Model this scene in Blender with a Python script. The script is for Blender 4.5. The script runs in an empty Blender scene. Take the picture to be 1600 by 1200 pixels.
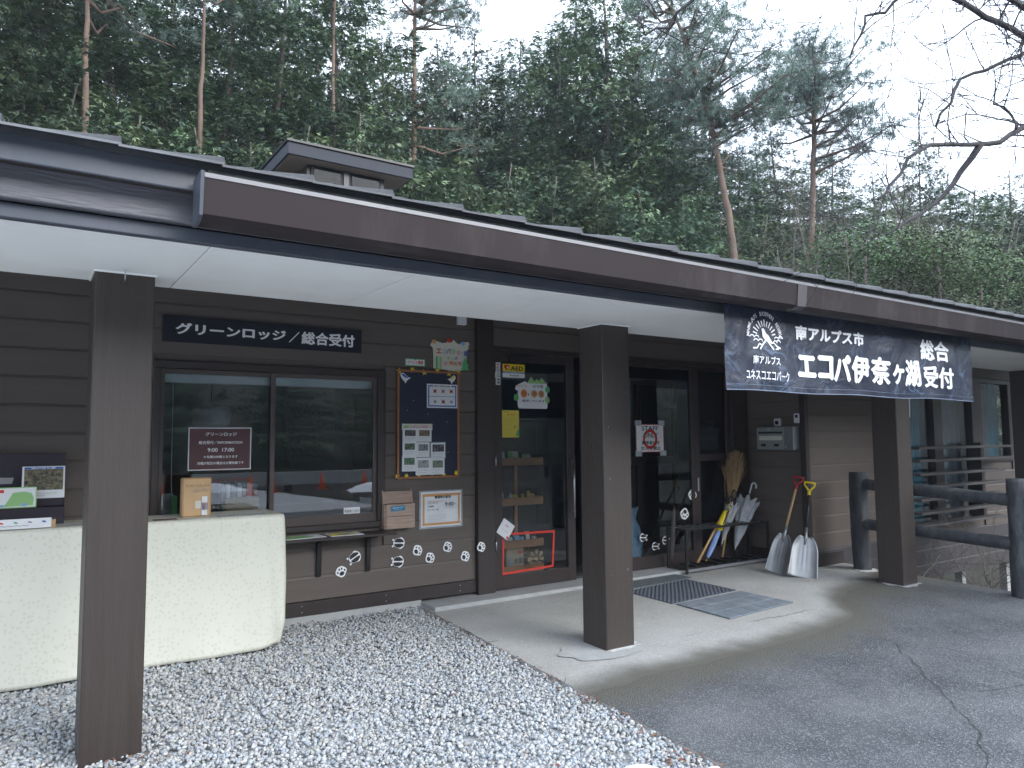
import bpy, bmesh, math, random
import numpy as np
from mathutils import Vector, Matrix, noise as mnoise
R = math.radians
random.seed(7); np.random.seed(7)
sc = bpy.context.scene
col = sc.collection

# ------------------------------------------------------------------ camera
CAM_H, YAW, PITCH, ROLL, FPX = 1.5, 33.849, 4.275, -.417, 1150.58
cam_d = bpy.data.cameras.new("camera"); cam = bpy.data.objects.new("camera", cam_d); col.objects.link(cam)
cam_d.sensor_width = 36; cam_d.lens = FPX / 1600 * 36; cam_d.clip_start = .05; cam_d.clip_end = 2000
cam.location = (0, 0, CAM_H)
cam.rotation_mode = 'XYZ'
cam.matrix_world = (Matrix.Translation((0, 0, CAM_H)) @ Matrix.Rotation(R(-YAW), 4, 'Z') @ Matrix.Rotation(R(90 + PITCH), 4, 'X')
                    @ Matrix.Rotation(R(ROLL), 4, 'Z'))
sc.camera = cam

# ------------------------------------------------------------------ world, sun, exposure
world = bpy.data.worlds.new("World"); sc.world = world; world.use_nodes = True
wn, wl = world.node_tree.nodes, world.node_tree.links
wn.clear()
wo = wn.new('ShaderNodeOutputWorld'); bg = wn.new('ShaderNodeBackground'); sky = wn.new('ShaderNodeTexSky')
sky.sky_type = 'NISHITA'; sky.sun_disc = False; sky.sun_elevation = R(26); sky.sun_rotation = R(152)
mixw = wn.new('ShaderNodeMix'); mixw.data_type = 'RGBA'
tcw = wn.new('ShaderNodeTexCoord'); nzw = wn.new('ShaderNodeTexNoise'); nzw.inputs['Scale'].default_value = 2.2
nzw.inputs['Detail'].default_value = 5; nzw.inputs['Roughness'].default_value = .6
rmp = wn.new('ShaderNodeMapRange'); rmp.inputs['From Min'].default_value = .3; rmp.inputs['From Max'].default_value = .72
rmp.inputs['To Min'].default_value = .74; rmp.inputs['To Max'].default_value = .97
cloud = wn.new('ShaderNodeMapRange'); cloud.inputs['From Min'].default_value = .3; cloud.inputs['From Max'].default_value = .7
cloud.inputs['To Min'].default_value = .86; cloud.inputs['To Max'].default_value = 1.1
vm = wn.new('ShaderNodeVectorMath'); vm.operation = 'SCALE'; vm.inputs[0].default_value = (8.9, 10.0, 11.7)
wl.new(tcw.outputs['Generated'], nzw.inputs['Vector']); wl.new(nzw.outputs['Fac'], rmp.inputs['Value'])
wl.new(nzw.outputs['Fac'], cloud.inputs['Value']); wl.new(cloud.outputs['Result'], vm.inputs['Scale'])
wl.new(rmp.outputs['Result'], mixw.inputs['Factor']); wl.new(sky.outputs['Color'], mixw.inputs[6]); wl.new(vm.outputs['Vector'], mixw.inputs[7])
wl.new(mixw.outputs[2], bg.inputs['Color']); bg.inputs['Strength'].default_value = .105
wl.new(bg.outputs['Background'], wo.inputs['Surface'])
sun_d = bpy.data.lights.new("sun", 'SUN'); sun_d.energy = 1.5; sun_d.angle = R(45); sun_d.color = (1, .98, .95)
sun = bpy.data.objects.new("sun", sun_d); col.objects.link(sun)
sun.rotation_euler = (R(64), 0, R(28))      # from behind the camera, high
sc.view_settings.view_transform = 'Standard'; sc.view_settings.look = 'None'
sc.view_settings.exposure = 1.5; sc.view_settings.gamma = 1; sc.view_settings.use_curve_mapping = False

# ------------------------------------------------------------------ picture measurements -> places in the world
_f = Vector((0, 0, 0))
def ray(px, py):
    u = (px - 800) / FPX; v = (py - 600) / FPX; r = R(ROLL)
    u, v = u * math.cos(r) + v * math.sin(r), -u * math.sin(r) + v * math.cos(r)
    cp, sp = math.cos(R(PITCH)), math.sin(R(PITCH))
    d = cp + sp * v; z = sp - cp * v
    cy, sy = math.cos(R(YAW)), math.sin(R(YAW))
    return Vector((u * cy + d * sy, -u * sy + d * cy, z))
def atY(px, py, Y):
    r = ray(px, py); t = Y / r.y; return Vector((r.x * t, Y, CAM_H + r.z * t))
def atX(px, py, X):
    r = ray(px, py); t = X / r.x; return Vector((X, r.y * t, CAM_H + r.z * t))
def atD(px, py, D):
    r = ray(px, py); t = D / math.hypot(r.x, r.y); return Vector((r.x * t, r.y * t, CAM_H + r.z * t))
SL = .021
def gz(Y): return -SL * (6.129 - Y)
def atG(px, py):
    r = ray(px, py); t = (-SL * 6.129 - CAM_H) / (r.z - SL * r.y); return Vector((r.x * t, r.y * t, CAM_H + r.z * t))

# ------------------------------------------------------------------ materials
def nodes_of(name):
    m = bpy.data.materials.new(name); m.use_nodes = True
    nt = m.node_tree; b = nt.nodes['Principled BSDF']; return m, nt.nodes, nt.links, b
def mat(name, rgb, rough=.6, var=.12, scale=6, bump=0, bscale=60, metal=0, spec=.5, stretch=(1, 1, 1), dirt=None, dscale=1.2, damt=.5, coat=0, tint=False, perobj=0):
    m, N, L, b = nodes_of(name)
    tc = N.new('ShaderNodeTexCoord'); mp = N.new('ShaderNodeMapping'); mp.inputs['Scale'].default_value = stretch
    L.new(tc.outputs['Object'], mp.inputs['Vector'])
    nz = N.new('ShaderNodeTexNoise'); nz.inputs['Scale'].default_value = scale; nz.inputs['Detail'].default_value = 6
    nz.inputs['Roughness'].default_value = .62
    L.new(mp.outputs['Vector'], nz.inputs['Vector'])
    mr = N.new('ShaderNodeMapRange'); mr.inputs['From Min'].default_value = .3; mr.inputs['From Max'].default_value = .7
    mr.inputs['To Min'].default_value = 1 - var; mr.inputs['To Max'].default_value = 1 + var
    L.new(nz.outputs['Fac'], mr.inputs['Value'])
    sc_ = N.new('ShaderNodeVectorMath'); sc_.operation = 'SCALE'; sc_.inputs[0].default_value = rgb
    src = None
    if tint:
        at = N.new('ShaderNodeAttribute'); at.attribute_name = 'tint'
        mu = N.new('ShaderNodeVectorMath'); mu.operation = 'MULTIPLY'; mu.inputs[0].default_value = rgb
        L.new(at.outputs['Color'], mu.inputs[1]); L.new(mu.outputs['Vector'], sc_.inputs[0])
    L.new(mr.outputs['Result'], sc_.inputs['Scale'])
    out = sc_.outputs['Vector']
    if perobj:
        oi = N.new('ShaderNodeObjectInfo'); m2 = N.new('ShaderNodeMapRange'); m2.inputs['To Min'].default_value = 1 - perobj; m2.inputs['To Max'].default_value = 1 + perobj
        L.new(oi.outputs['Random'], m2.inputs['Value'])
        s2 = N.new('ShaderNodeVectorMath'); s2.operation = 'SCALE'; L.new(out, s2.inputs[0]); L.new(m2.outputs['Result'], s2.inputs['Scale']); out = s2.outputs['Vector']
    if dirt:
        n2 = N.new('ShaderNodeTexNoise'); n2.inputs['Scale'].default_value = dscale; n2.inputs['Detail'].default_value = 8; n2.inputs['Roughness'].default_value = .7
        L.new(mp.outputs['Vector'], n2.inputs['Vector'])
        r2 = N.new('ShaderNodeMapRange'); r2.inputs['From Min'].default_value = .5; r2.inputs['From Max'].default_value = .72; r2.inputs['To Max'].default_value = damt
        L.new(n2.outputs['Fac'], r2.inputs['Value'])
        mx = N.new('ShaderNodeMix'); mx.data_type = 'RGBA'; L.new(r2.outputs['Result'], mx.inputs['Factor'])
        L.new(out, mx.inputs[6]); mx.inputs[7].default_value = (*dirt, 1); out = mx.outputs[2]
    L.new(out, b.inputs['Base Color'])
    b.inputs['Roughness'].default_value = rough; b.inputs['Metallic'].default_value = metal
    b.inputs['Specular IOR Level'].default_value = spec
    if coat: b.inputs['Coat Weight'].default_value = coat; b.inputs['Coat Roughness'].default_value = .15
    rr = N.new('ShaderNodeMapRange'); rr.inputs['To Min'].default_value = max(.03, rough - .1); rr.inputs['To Max'].default_value = min(1, rough + .1)
    L.new(nz.outputs['Fac'], rr.inputs['Value']); L.new(rr.outputs['Result'], b.inputs['Roughness'])
    if bump:
        n3 = N.new('ShaderNodeTexNoise'); n3.inputs['Scale'].default_value = bscale; n3.inputs['Detail'].default_value = 8
        L.new(mp.outputs['Vector'], n3.inputs['Vector'])
        bp = N.new('ShaderNodeBump'); bp.inputs['Strength'].default_value = bump; bp.inputs['Distance'].default_value = .01
        L.new(n3.outputs['Fac'], bp.inputs['Height']); L.new(bp.outputs['Normal'], b.inputs['Normal'])
    return m
def flat(name, rgb, rough=.55, var=.05): return mat(name, rgb, rough, var, 9)

M_SIDING = mat('siding_paint', (.118, .096, .084), .55, .08, 5, .12, 90, stretch=(.4, 1, 3), dirt=(.16, .15, .14), dscale=1.5, damt=.25, perobj=.07)
M_TRIM = mat('dark_trim_paint', (.038, .030, .029), .42, .12, 6, .1, 60, stretch=(3, 3, .5))
M_POST = mat('post_paint', (.042, .032, .0275), .45, .14, 7, .5, 45, stretch=(5, 5, .22), dirt=(.075, .065, .06), dscale=1.6, damt=.3)
M_DOOR = mat('door_frame', (.040, .030, .030), .35, .12, 5, .05, 60)
M_SOFFIT = mat('soffit_board', (.90, .90, .885), .7, .03, 2, .05, 150, dirt=(.62, .60, .56), dscale=1.3, damt=.25, perobj=.015)
M_BEAM = mat('weathered_beam', (.095, .094, .110), .38, .2, 5, .5, 30, stretch=(.25, 2, 3), spec=.7, dirt=(.16, .15, .15), dscale=3, damt=.4)
M_FASCIA = mat('fascia_metal', (.060, .070, .092), .38, .1, 2, .03, 40, spec=.5, dirt=(.16, .165, .16), dscale=2.5, damt=.35)
M_GUTTER = mat('gutter_plastic', (.027, .0195, .021), .6, .06, 2, 0, spec=.22, dirt=(.16, .14, .14), dscale=3, damt=.25, stretch=(1, 1, .3))
M_RIM = mat('gutter_rim', (.15, .148, .16), .35, .1, 5, 0, spec=.6, dirt=(.25, .24, .23), dscale=6, damt=.5)
M_LIT_STRIP = mat('eaves_strip', (.36, .39, .37), .8, .3, 14, .2, 60, dirt=(.12, .15, .10), dscale=6, damt=.8)  # pale base puts sky light into the shaded strip; green blotches are moss
M_TILE = mat('roof_tile', (.035, .037, .043), .65, .25, 12, .25, 60, dirt=(.10, .105, .105), dscale=5, damt=.4, perobj=.2)
M_TILE_EDGE = mat('tile_edge_highlight', (.30, .305, .32), .35, .15, 12, 0, dirt=(.3, .3, .3), dscale=9, damt=.6)  # pale colour stands in for the sky glinting on the tile lips
M_CONC = mat('concrete_plinth', (.40, .41, .41), .85, .1, 8, .2, 90, dirt=(.28, .28, .27), dscale=2.5, damt=.6)
M_TAN = mat('tan_soffit', (.22, .18, .14), .8, .15, 4, .1, 60)
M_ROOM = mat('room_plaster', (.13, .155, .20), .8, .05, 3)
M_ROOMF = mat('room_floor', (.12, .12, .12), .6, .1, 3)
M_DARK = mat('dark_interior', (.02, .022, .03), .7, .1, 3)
M_WOOD = mat('pale_wood', (.50, .33, .18), .55, .15, 6, .1, 40, stretch=(1, 1, 8))
M_SHELF = mat('shelf_wood', (.42, .20, .09), .5, .15, 6, .1, 40, stretch=(1, 6, 6))
M_BOX = mat('rustic_box_wood', (.40, .29, .23), .7, .2, 8, .25, 30, stretch=(1, 1, 7), perobj=.08)
M_MDF = mat('mdf_board', (.58, .38, .20), .6, .06, 30)
M_GRID = mat('highlit_black_grid', (.05, .052, .058), .3, .3, 20, dirt=(.2, .2, .2), dscale=14, damt=.6)  # greyer base and pale blotches put gloss highlights into the bars' colour
M_BLACK = mat('black_metal', (.018, .018, .02), .35, .1, 8)
M_ALU = mat('aluminium', (.30, .31, .32), .45, .1, 9, .06, 40, metal=.7, dirt=(.35, .35, .34), dscale=5, damt=.35)
M_STEEL = mat('brushed_steel', (.6, .6, .6), .3, .05, 9, metal=1)
M_MAIL = mat('mailbox_metal', (.24, .26, .27), .45, .08, 7, metal=.4)
M_RED = flat('red_plastic', (.42, .02, .03), .4)
M_REDTAPE = flat('red_tape', (.62, .035, .02), .5)
M_YEL = flat('yellow_plastic', (.80, .62, .02), .4)
M_YELP = flat('yellow_paper', (.72, .60, .08), .7)
M_WHITE = flat('white_paper', (.78, .80, .82), .6)
M_WHITE2 = flat('white_print', (.92, .93, .95), .5)
M_CREAMP = flat('cream_paper', (.66, .65, .55), .7)
M_PLAST = flat('white_plastic', (.75, .77, .80), .35)
M_INK = flat('black_ink', (.02, .02, .025), .5)
M_NAVY = mat('navy_board', (.012, .018, .045), .5, .2, 8)
M_SIGN = mat('sign_navy', (.006, .008, .02), .65, .1, 5)
M_BLUE = flat('blue_print', (.03, .12, .45), .5)
M_LBLUE = flat('light_blue', (.25, .45, .65), .5)
M_TEAL = flat('teal_plate', (.03, .22, .38), .4)
M_GREEN = flat('green_paper', (.10, .42, .16), .7)
M_GREEN2 = flat('light_green_paper', (.30, .55, .22), .7)
M_ORANGE = flat('orange_paper', (.75, .25, .04), .6)
M_PINK = flat('pink_ink', (.70, .25, .40), .6)
M_PURP = flat('purple_ink', (.28, .12, .50), .6)
M_MAROON = mat('maroon_notice', (.12, .055, .06), .6, .08, 5)
M_GREY = flat('grey_ink', (.3, .3, .32), .6)
M_TAN2 = flat('tan_tape', (.62, .34, .14), .6)
M_BROWNF = mat('board_frame_wood', (.34, .14, .055), .5, .15, 8)
M_GLASSP = None
M_MATG = mat('grey_rubber_mat', (.12, .145, .16), .8, .12, 10, .3, 120)
M_MATR = mat('ribbed_mat', (.085, .10, .125), .75, .12, 10, .2, 120)
M_MATT = mat('tile_mat', (.19, .22, .255), .75, .15, 8, .3, 100, dirt=(.3, .33, .34), dscale=4, damt=.4, perobj=.03)
M_LOG = mat('fake_log', (.044, .048, .056), .8, .4, 16, 1.0, 26, stretch=(1, 1, .35), dirt=(.2, .21, .2), dscale=5, damt=.5)
M_BARK = mat('pine_bark', (.175, .12, .09), .85, .3, 5, .8, 18, stretch=(1, 1, .4), dirt=(.20, .15, .12), dscale=3, damt=.6)
M_BARK2 = mat('grey_bark', (.12, .10, .085), .9, .3, 6, .8, 18, stretch=(1, 1, .3))
M_BARK3 = mat('dark_bark', (.045, .04, .045), .85, .3, 9, .8, 25, dirt=(.10, .11, .09), dscale=6, damt=.5)
M_STRAW = mat('broom_straw', (.30, .20, .10), .8, .25, 20, tint=True)
M_BAMBOO = mat('bamboo', (.58, .36, .14), .45, .15, 10)
M_FIREW = mat('split_wood', (.55, .38, .22), .75, .2, 12, .2, 50)
M_CARD = mat('cardboard', (.42, .32, .22), .75, .06, 8)
M_CURT = mat('teal_curtain', (.06, .34, .46), .8, .15, 4)
M_CURTG = mat('grey_curtain', (.22, .26, .31), .85, .15, 4)
M_SNOW = mat('snow', (.88, .90, .93), .6, .03, 10, .3, 60)
M_DEAD = mat('dry_leaf', (.15, .105, .08), .8, .3, 20, tint=True)
M_TARP = flat('blue_tarp', (.03, .12, .5), .5)
M_CONE = flat('cone_orange', (.8, .12, .03), .5)

def glass_mat(name, tint, ior=1.9, rough=.0):
    m = bpy.data.materials.new(name); m.use_nodes = True; N, L = m.node_tree.nodes, m.node_tree.links; N.clear()
    o = N.new('ShaderNodeOutputMaterial'); mx = N.new('ShaderNodeMixShader'); t = N.new('ShaderNodeBsdfTransparent'); g = N.new('ShaderNodeBsdfGlossy')
    t.inputs['Color'].default_value = (*tint, 1); g.inputs['Roughness'].default_value = rough; g.inputs['Color'].default_value = (.95, .98, 1, 1)
    fr = N.new('ShaderNodeFresnel'); fr.inputs['IOR'].default_value = ior
    geo = N.new('ShaderNodeNewGeometry')
    tc = N.new('ShaderNodeTexCoord'); nz = N.new('ShaderNodeTexNoise'); nz.inputs['Scale'].default_value = 1.6
    bp = N.new('ShaderNodeBump'); bp.inputs['Strength'].default_value = .02; bp.inputs['Distance'].default_value = .02
    L.new(tc.outputs['Object'], nz.inputs['Vector']); L.new(nz.outputs['Fac'], bp.inputs['Height']); L.new(bp.outputs['Normal'], g.inputs['Normal'])
    L.new(fr.outputs['Fac'], mx.inputs['Fac']); L.new(t.outputs[0], mx.inputs[1]); L.new(g.outputs[0], mx.inputs[2]); L.new(mx.outputs[0], o.inputs['Surface'])
    return m
M_GLASS = glass_mat('window_glass', (.80, .88, .92), 1.95)
M_LGLASS = glass_mat('lantern_glass', (.2, .22, .25), 1.25)
M_GLASSD = glass_mat('door_glass', (.82, .88, .90), 1.7)
def clear_plastic(name, opacity, rgb):
    m = bpy.data.materials.new(name); m.use_nodes = True; N, L = m.node_tree.nodes, m.node_tree.links
    b = N['Principled BSDF']; b.inputs['Base Color'].default_value = (*rgb, 1); b.inputs['Roughness'].default_value = .2; b.inputs['Alpha'].default_value = opacity
    tc = N.new('ShaderNodeTexCoord'); nz = N.new('ShaderNodeTexNoise'); nz.inputs['Scale'].default_value = 14
    mr = N.new('ShaderNodeMapRange'); mr.inputs['To Min'].default_value = opacity * .6; mr.inputs['To Max'].default_value = min(1, opacity * 1.5)
    L.new(tc.outputs['Object'], nz.inputs['Vector']); L.new(nz.outputs['Fac'], mr.inputs['Value']); L.new(mr.outputs['Result'], b.inputs['Alpha'])
    return m
M_CLEAR = clear_plastic('clear_vinyl', .36, (.85, .90, .97))
M_LAMIN = clear_plastic('lamination', .45, (.6, .66, .7))
M_BAG = clear_plastic('plastic_bag', .45, (.35, .55, .75))

# banner vinyl: creased, shiny navy
def banner_mat():
    m, N, L, b = nodes_of('banner_vinyl')
    tc = N.new('ShaderNodeTexCoord')
    mp = N.new('ShaderNodeMapping'); mp.inputs['Scale'].default_value = (1, 1, 1.4); L.new(tc.outputs['Object'], mp.inputs['Vector'])
    n = N.new('ShaderNodeTexNoise'); n.inputs['Scale'].default_value = 3.2; n.inputs['Detail'].default_value = 3; n.inputs['Distortion'].default_value = 1.6
    L.new(mp.outputs['Vector'], n.inputs['Vector'])
    a = N.new('ShaderNodeMath'); a.operation = 'SUBTRACT'; a.inputs[1].default_value = .5; L.new(n.outputs['Fac'], a.inputs[0])
    c = N.new('ShaderNodeMath'); c.operation = 'ABSOLUTE'; L.new(a.outputs[0], c.inputs[0])
    ridge = N.new('ShaderNodeMapRange'); ridge.inputs['From Max'].default_value = .035; ridge.inputs['To Min'].default_value = 1; ridge.inputs['To Max'].default_value = 0
    L.new(c.outputs[0], ridge.inputs['Value'])
    n2 = N.new('ShaderNodeTexNoise'); n2.inputs['Scale'].default_value = 2.2; n2.inputs['Detail'].default_value = 7; L.new(tc.outputs['Object'], n2.inputs['Vector'])
    r2 = N.new('ShaderNodeMapRange'); r2.inputs['From Min'].default_value = .45; r2.inputs['From Max'].default_value = .75; L.new(n2.outputs['Fac'], r2.inputs['Value'])
    wear = N.new('ShaderNodeMath'); wear.operation = 'MULTIPLY'; L.new(ridge.outputs[0], wear.inputs[0]); L.new(r2.outputs[0], wear.inputs[1])
    haze = N.new('ShaderNodeMath'); haze.operation = 'MULTIPLY_ADD'; haze.inputs[1].default_value = .07; L.new(r2.outputs[0], haze.inputs[0]); 
    w3 = N.new('ShaderNodeMath'); w3.operation = 'MULTIPLY'; w3.inputs[1].default_value = .75; L.new(wear.outputs[0], w3.inputs[0]); L.new(w3.outputs[0], haze.inputs[2])
    mx = N.new('ShaderNodeMix'); mx.data_type = 'RGBA'; mx.inputs[6].default_value = (.007, .013, .032, 1); mx.inputs[7].default_value = (.17, .24, .36, 1)
    L.new(haze.outputs[0], mx.inputs['Factor']); L.new(mx.outputs[2], b.inputs['Base Color'])
    b.inputs['Roughness'].default_value = .42; b.inputs['Specular IOR Level'].default_value = .45
    n3 = N.new('ShaderNodeTexNoise'); n3.inputs['Scale'].default_value = 5; n3.inputs['Detail'].default_value = 5; n3.inputs['Distortion'].default_value = 2; L.new(tc.outputs['Object'], n3.inputs['Vector'])
    bp = N.new('ShaderNodeBump'); bp.inputs['Strength'].default_value = .35; bp.inputs['Distance'].default_value = .02; L.new(n3.outputs['Fac'], bp.inputs['Height']); L.new(bp.outputs['Normal'], b.inputs['Normal'])
    return m
M_BANNER = banner_mat()

# printed tablecloth: cream with small pale blossoms
def cloth_mat():
    m, N, L, b = nodes_of('floral_cloth')
    tc = N.new('ShaderNodeTexCoord'); v = N.new('ShaderNodeTexVoronoi'); v.inputs['Scale'].default_value = 36; v.inputs['Randomness'].default_value = .75
    L.new(tc.outputs['Object'], v.inputs['Vector'])
    r = N.new('ShaderNodeValToRGB'); e = r.color_ramp.elements
    e[0].position = .0; e[0].color = (.66, .65, .55, 1); e[1].position = .5; e[1].color = (.69, .69, .60, 1)
    for p, c in ((.12, (.58, .58, .47, 1)), (.2, (.69, .69, .60, 1)), (.28, (.59, .59, .49, 1)), (.37, (.69, .69, .60, 1))):
        x = e.new(p); x.color = c
    L.new(v.outputs['Distance'], r.inputs['Fac'])
    n = N.new('ShaderNodeTexNoise'); n.inputs['Scale'].default_value = 2; n.inputs['Detail'].default_value = 5; L.new(tc.outputs['Object'], n.inputs['Vector'])
    mr = N.new('ShaderNodeMapRange'); mr.inputs['To Min'].default_value = .92; mr.inputs['To Max'].default_value = 1.05; L.new(n.outputs['Fac'], mr.inputs['Value'])
    s = N.new('ShaderNodeVectorMath'); s.operation = 'SCALE'; L.new(r.outputs['Color'], s.inputs[0]); L.new(mr.outputs['Result'], s.inputs['Scale'])
    L.new(s.outputs['Vector'], b.inputs['Base Color']); b.inputs['Roughness'].default_value = .5
    bp = N.new('ShaderNodeBump'); bp.inputs['Strength'].default_value = .25; bp.inputs['Distance'].default_value = .03; L.new(n.outputs['Fac'], bp.inputs['Height']); L.new(bp.outputs['Normal'], b.inputs['Normal'])
    return m
M_CLOTH = cloth_mat()

def paving_mat(name, base, base2, spec_scale, speck, speckamt, bumpamt):
    """base colour with aggregate, blended to a brown earthy stain where the two pavings meet (attribute edge)"""
    m, N, L, b = nodes_of(name)
    tc = N.new('ShaderNodeTexCoord')
    n1 = N.new('ShaderNodeTexNoise'); n1.inputs['Scale'].default_value = 1.1; n1.inputs['Detail'].default_value = 9; n1.inputs['Roughness'].default_value = .65
    n2 = N.new('ShaderNodeTexNoise'); n2.inputs['Scale'].default_value = 55; n2.inputs['Detail'].default_value = 6; n2.inputs['Roughness'].default_value = .7
    v = N.new('ShaderNodeTexVoronoi'); v.inputs['Scale'].default_value = spec_scale
    for x in (n1, n2, v): L.new(tc.outputs['Object'], x.inputs['Vector'])
    mr = N.new('ShaderNodeMapRange'); mr.inputs['From Min'].default_value = .35; mr.inputs['From Max'].default_value = .68; L.new(n1.outputs['Fac'], mr.inputs['Value'])
    mx = N.new('ShaderNodeMix'); mx.data_type = 'RGBA'; mx.inputs[6].default_value = (*base, 1); mx.inputs[7].default_value = (*base2, 1); L.new(mr.outputs['Result'], mx.inputs['Factor'])
    # aggregate specks
    gt = N.new('ShaderNodeMath'); gt.operation = 'GREATER_THAN'; gt.inputs[1].default_value = .80
    sepc = N.new('ShaderNodeSeparateColor'); L.new(v.outputs['Color'], sepc.inputs[0]); L.new(sepc.outputs[0], gt.inputs[0])
    ma = N.new('ShaderNodeMath'); ma.operation = 'MULTIPLY'; ma.inputs[1].default_value = speckamt; L.new(gt.outputs[0], ma.inputs[0])
    m2 = N.new('ShaderNodeMix'); m2.data_type = 'RGBA'; m2.inputs[7].default_value = (*speck, 1); L.new(ma.outputs[0], m2.inputs['Factor']); L.new(mx.outputs[2], m2.inputs[6])
    mr3 = N.new('ShaderNodeMapRange'); mr3.inputs['From Min'].default_value = .3; mr3.inputs['From Max'].default_value = .7; mr3.inputs['To Min'].default_value = .78; mr3.inputs['To Max'].default_value = 1.22; L.new(n2.outputs['Fac'], mr3.inputs['Value'])
    s = N.new('ShaderNodeVectorMath'); s.operation = 'SCALE'; L.new(m2.outputs[2], s.inputs[0]); L.new(mr3.outputs['Result'], s.inputs['Scale'])
    # stain
    at = N.new('ShaderNodeAttribute'); at.attribute_name = 'edge'
    n4 = N.new('ShaderNodeTexNoise'); n4.inputs['Scale'].default_value = 3.5; n4.inputs['Detail'].default_value = 6; L.new(tc.outputs['Object'], n4.inputs['Vector'])
    ad = N.new('ShaderNodeMath'); ad.operation = 'MULTIPLY_ADD'; ad.inputs[1].default_value = .5; L.new(n4.outputs['Fac'], ad.inputs[0]); L.new(at.outputs['Fac'], ad.inputs[2])
    mr4 = N.new('ShaderNodeMapRange'); mr4.interpolation_type = 'SMOOTHSTEP'; mr4.inputs['From Min'].default_value = .55; mr4.inputs['From Max'].default_value = 1.22; mr4.inputs['To Max'].default_value = 1; L.new(ad.outputs[0], mr4.inputs['Value'])
    mo = N.new('ShaderNodeMix'); mo.data_type = 'RGBA'; mo.inputs[6].default_value = (.150, .140, .122, 1); mo.inputs[7].default_value = (.100, .098, .080, 1); L.new(n1.outputs['Fac'], mo.inputs['Factor'])
    m5 = N.new('ShaderNodeMix'); m5.data_type = 'RGBA'; L.new(mr4.outputs['Result'], m5.inputs['Factor']); L.new(s.outputs['Vector'], m5.inputs[6]); L.new(mo.outputs[2], m5.inputs[7])
    L.new(m5.outputs[2], b.inputs['Base Color']); b.inputs['Roughness'].default_value = .85
    bp = N.new('ShaderNodeBump'); bp.inputs['Strength'].default_value = bumpamt; bp.inputs['Distance'].default_value = .01
    sm = N.new('ShaderNodeMath'); sm.operation = 'ADD'; L.new(n2.outputs['Fac'], sm.inputs[0]); L.new(v.outputs['Distance'], sm.inputs[1])
    L.new(sm.outputs[0], bp.inputs['Height']); L.new(bp.outputs['Normal'], b.inputs['Normal'])
    return m
M_SLAB = paving_mat('washed_concrete', (.47, .475, .465), (.38, .375, .355), 160, (.5, .48, .44), .2, .3)
M_PARK = mat('car_park_bounce', (.44, .45, .46), .85, .2, 4, .3, 60)  # paler than asphalt, to bounce light up under the eaves
M_ASPH = paving_mat('old_asphalt', (.062, .069, .078), (.148, .155, .163), 120, (.28, .295, .31), .5, .8)
M_GRAVB = mat('gravel_bed', (.40, .415, .43), .9, .2, 60, 1, 60)
M_STONE = mat('gravel_stone', (.43, .44, .445), .85, .1, 30, .2, 60, tint=True)
M_SOIL = mat('forest_soil', (.048, .046, .034), .95, .3, 1.5, .6, 12, dirt=(.04, .055, .03), dscale=.8, damt=.8)

def leaf_mat(name, rgb):
    m, N, L, b = nodes_of(name)
    at = N.new('ShaderNodeAttribute'); at.attribute_name = 'tint'
    oi = N.new('ShaderNodeObjectInfo')
    hs = N.new('ShaderNodeHueSaturation'); mr = N.new('ShaderNodeMapRange'); mr.inputs['To Min'].default_value = .72; mr.inputs['To Max'].default_value = 1.3
    L.new(oi.outputs['Random'], mr.inputs['Value']); L.new(mr.outputs['Result'], hs.inputs['Value'])
    mh = N.new('ShaderNodeMapRange'); mh.inputs['To Min'].default_value = .475; mh.inputs['To Max'].default_value = .53; 
    ml = N.new('ShaderNodeMath'); ml.operation = 'FRACT'; mm = N.new('ShaderNodeMath'); mm.operation = 'MULTIPLY'; mm.inputs[1].default_value = 7.3
    L.new(oi.outputs['Random'], mm.inputs[0]); L.new(mm.outputs[0], ml.inputs[0]); L.new(ml.outputs[0], mh.inputs['Value']); L.new(mh.outputs['Result'], hs.inputs['Hue'])
    mu = N.new('ShaderNodeVectorMath'); mu.operation = 'MULTIPLY'; mu.inputs[0].default_value = rgb; L.new(at.outputs['Color'], mu.inputs[1])
    L.new(mu.outputs['Vector'], hs.inputs['Color']); L.new(hs.outputs['Color'], b.inputs['Base Color'])
    b.inputs['Roughness'].default_value = .55; b.inputs['Specular IOR Level'].default_value = .35
    return m
M_LEAF = leaf_mat('cypress_foliage', (.125, .195, .118))
M_NEEDLE = leaf_mat('pine_needles', (.14, .20, .155))
M_BUSH = leaf_mat('bush_foliage', (.07, .115, .06))

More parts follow.
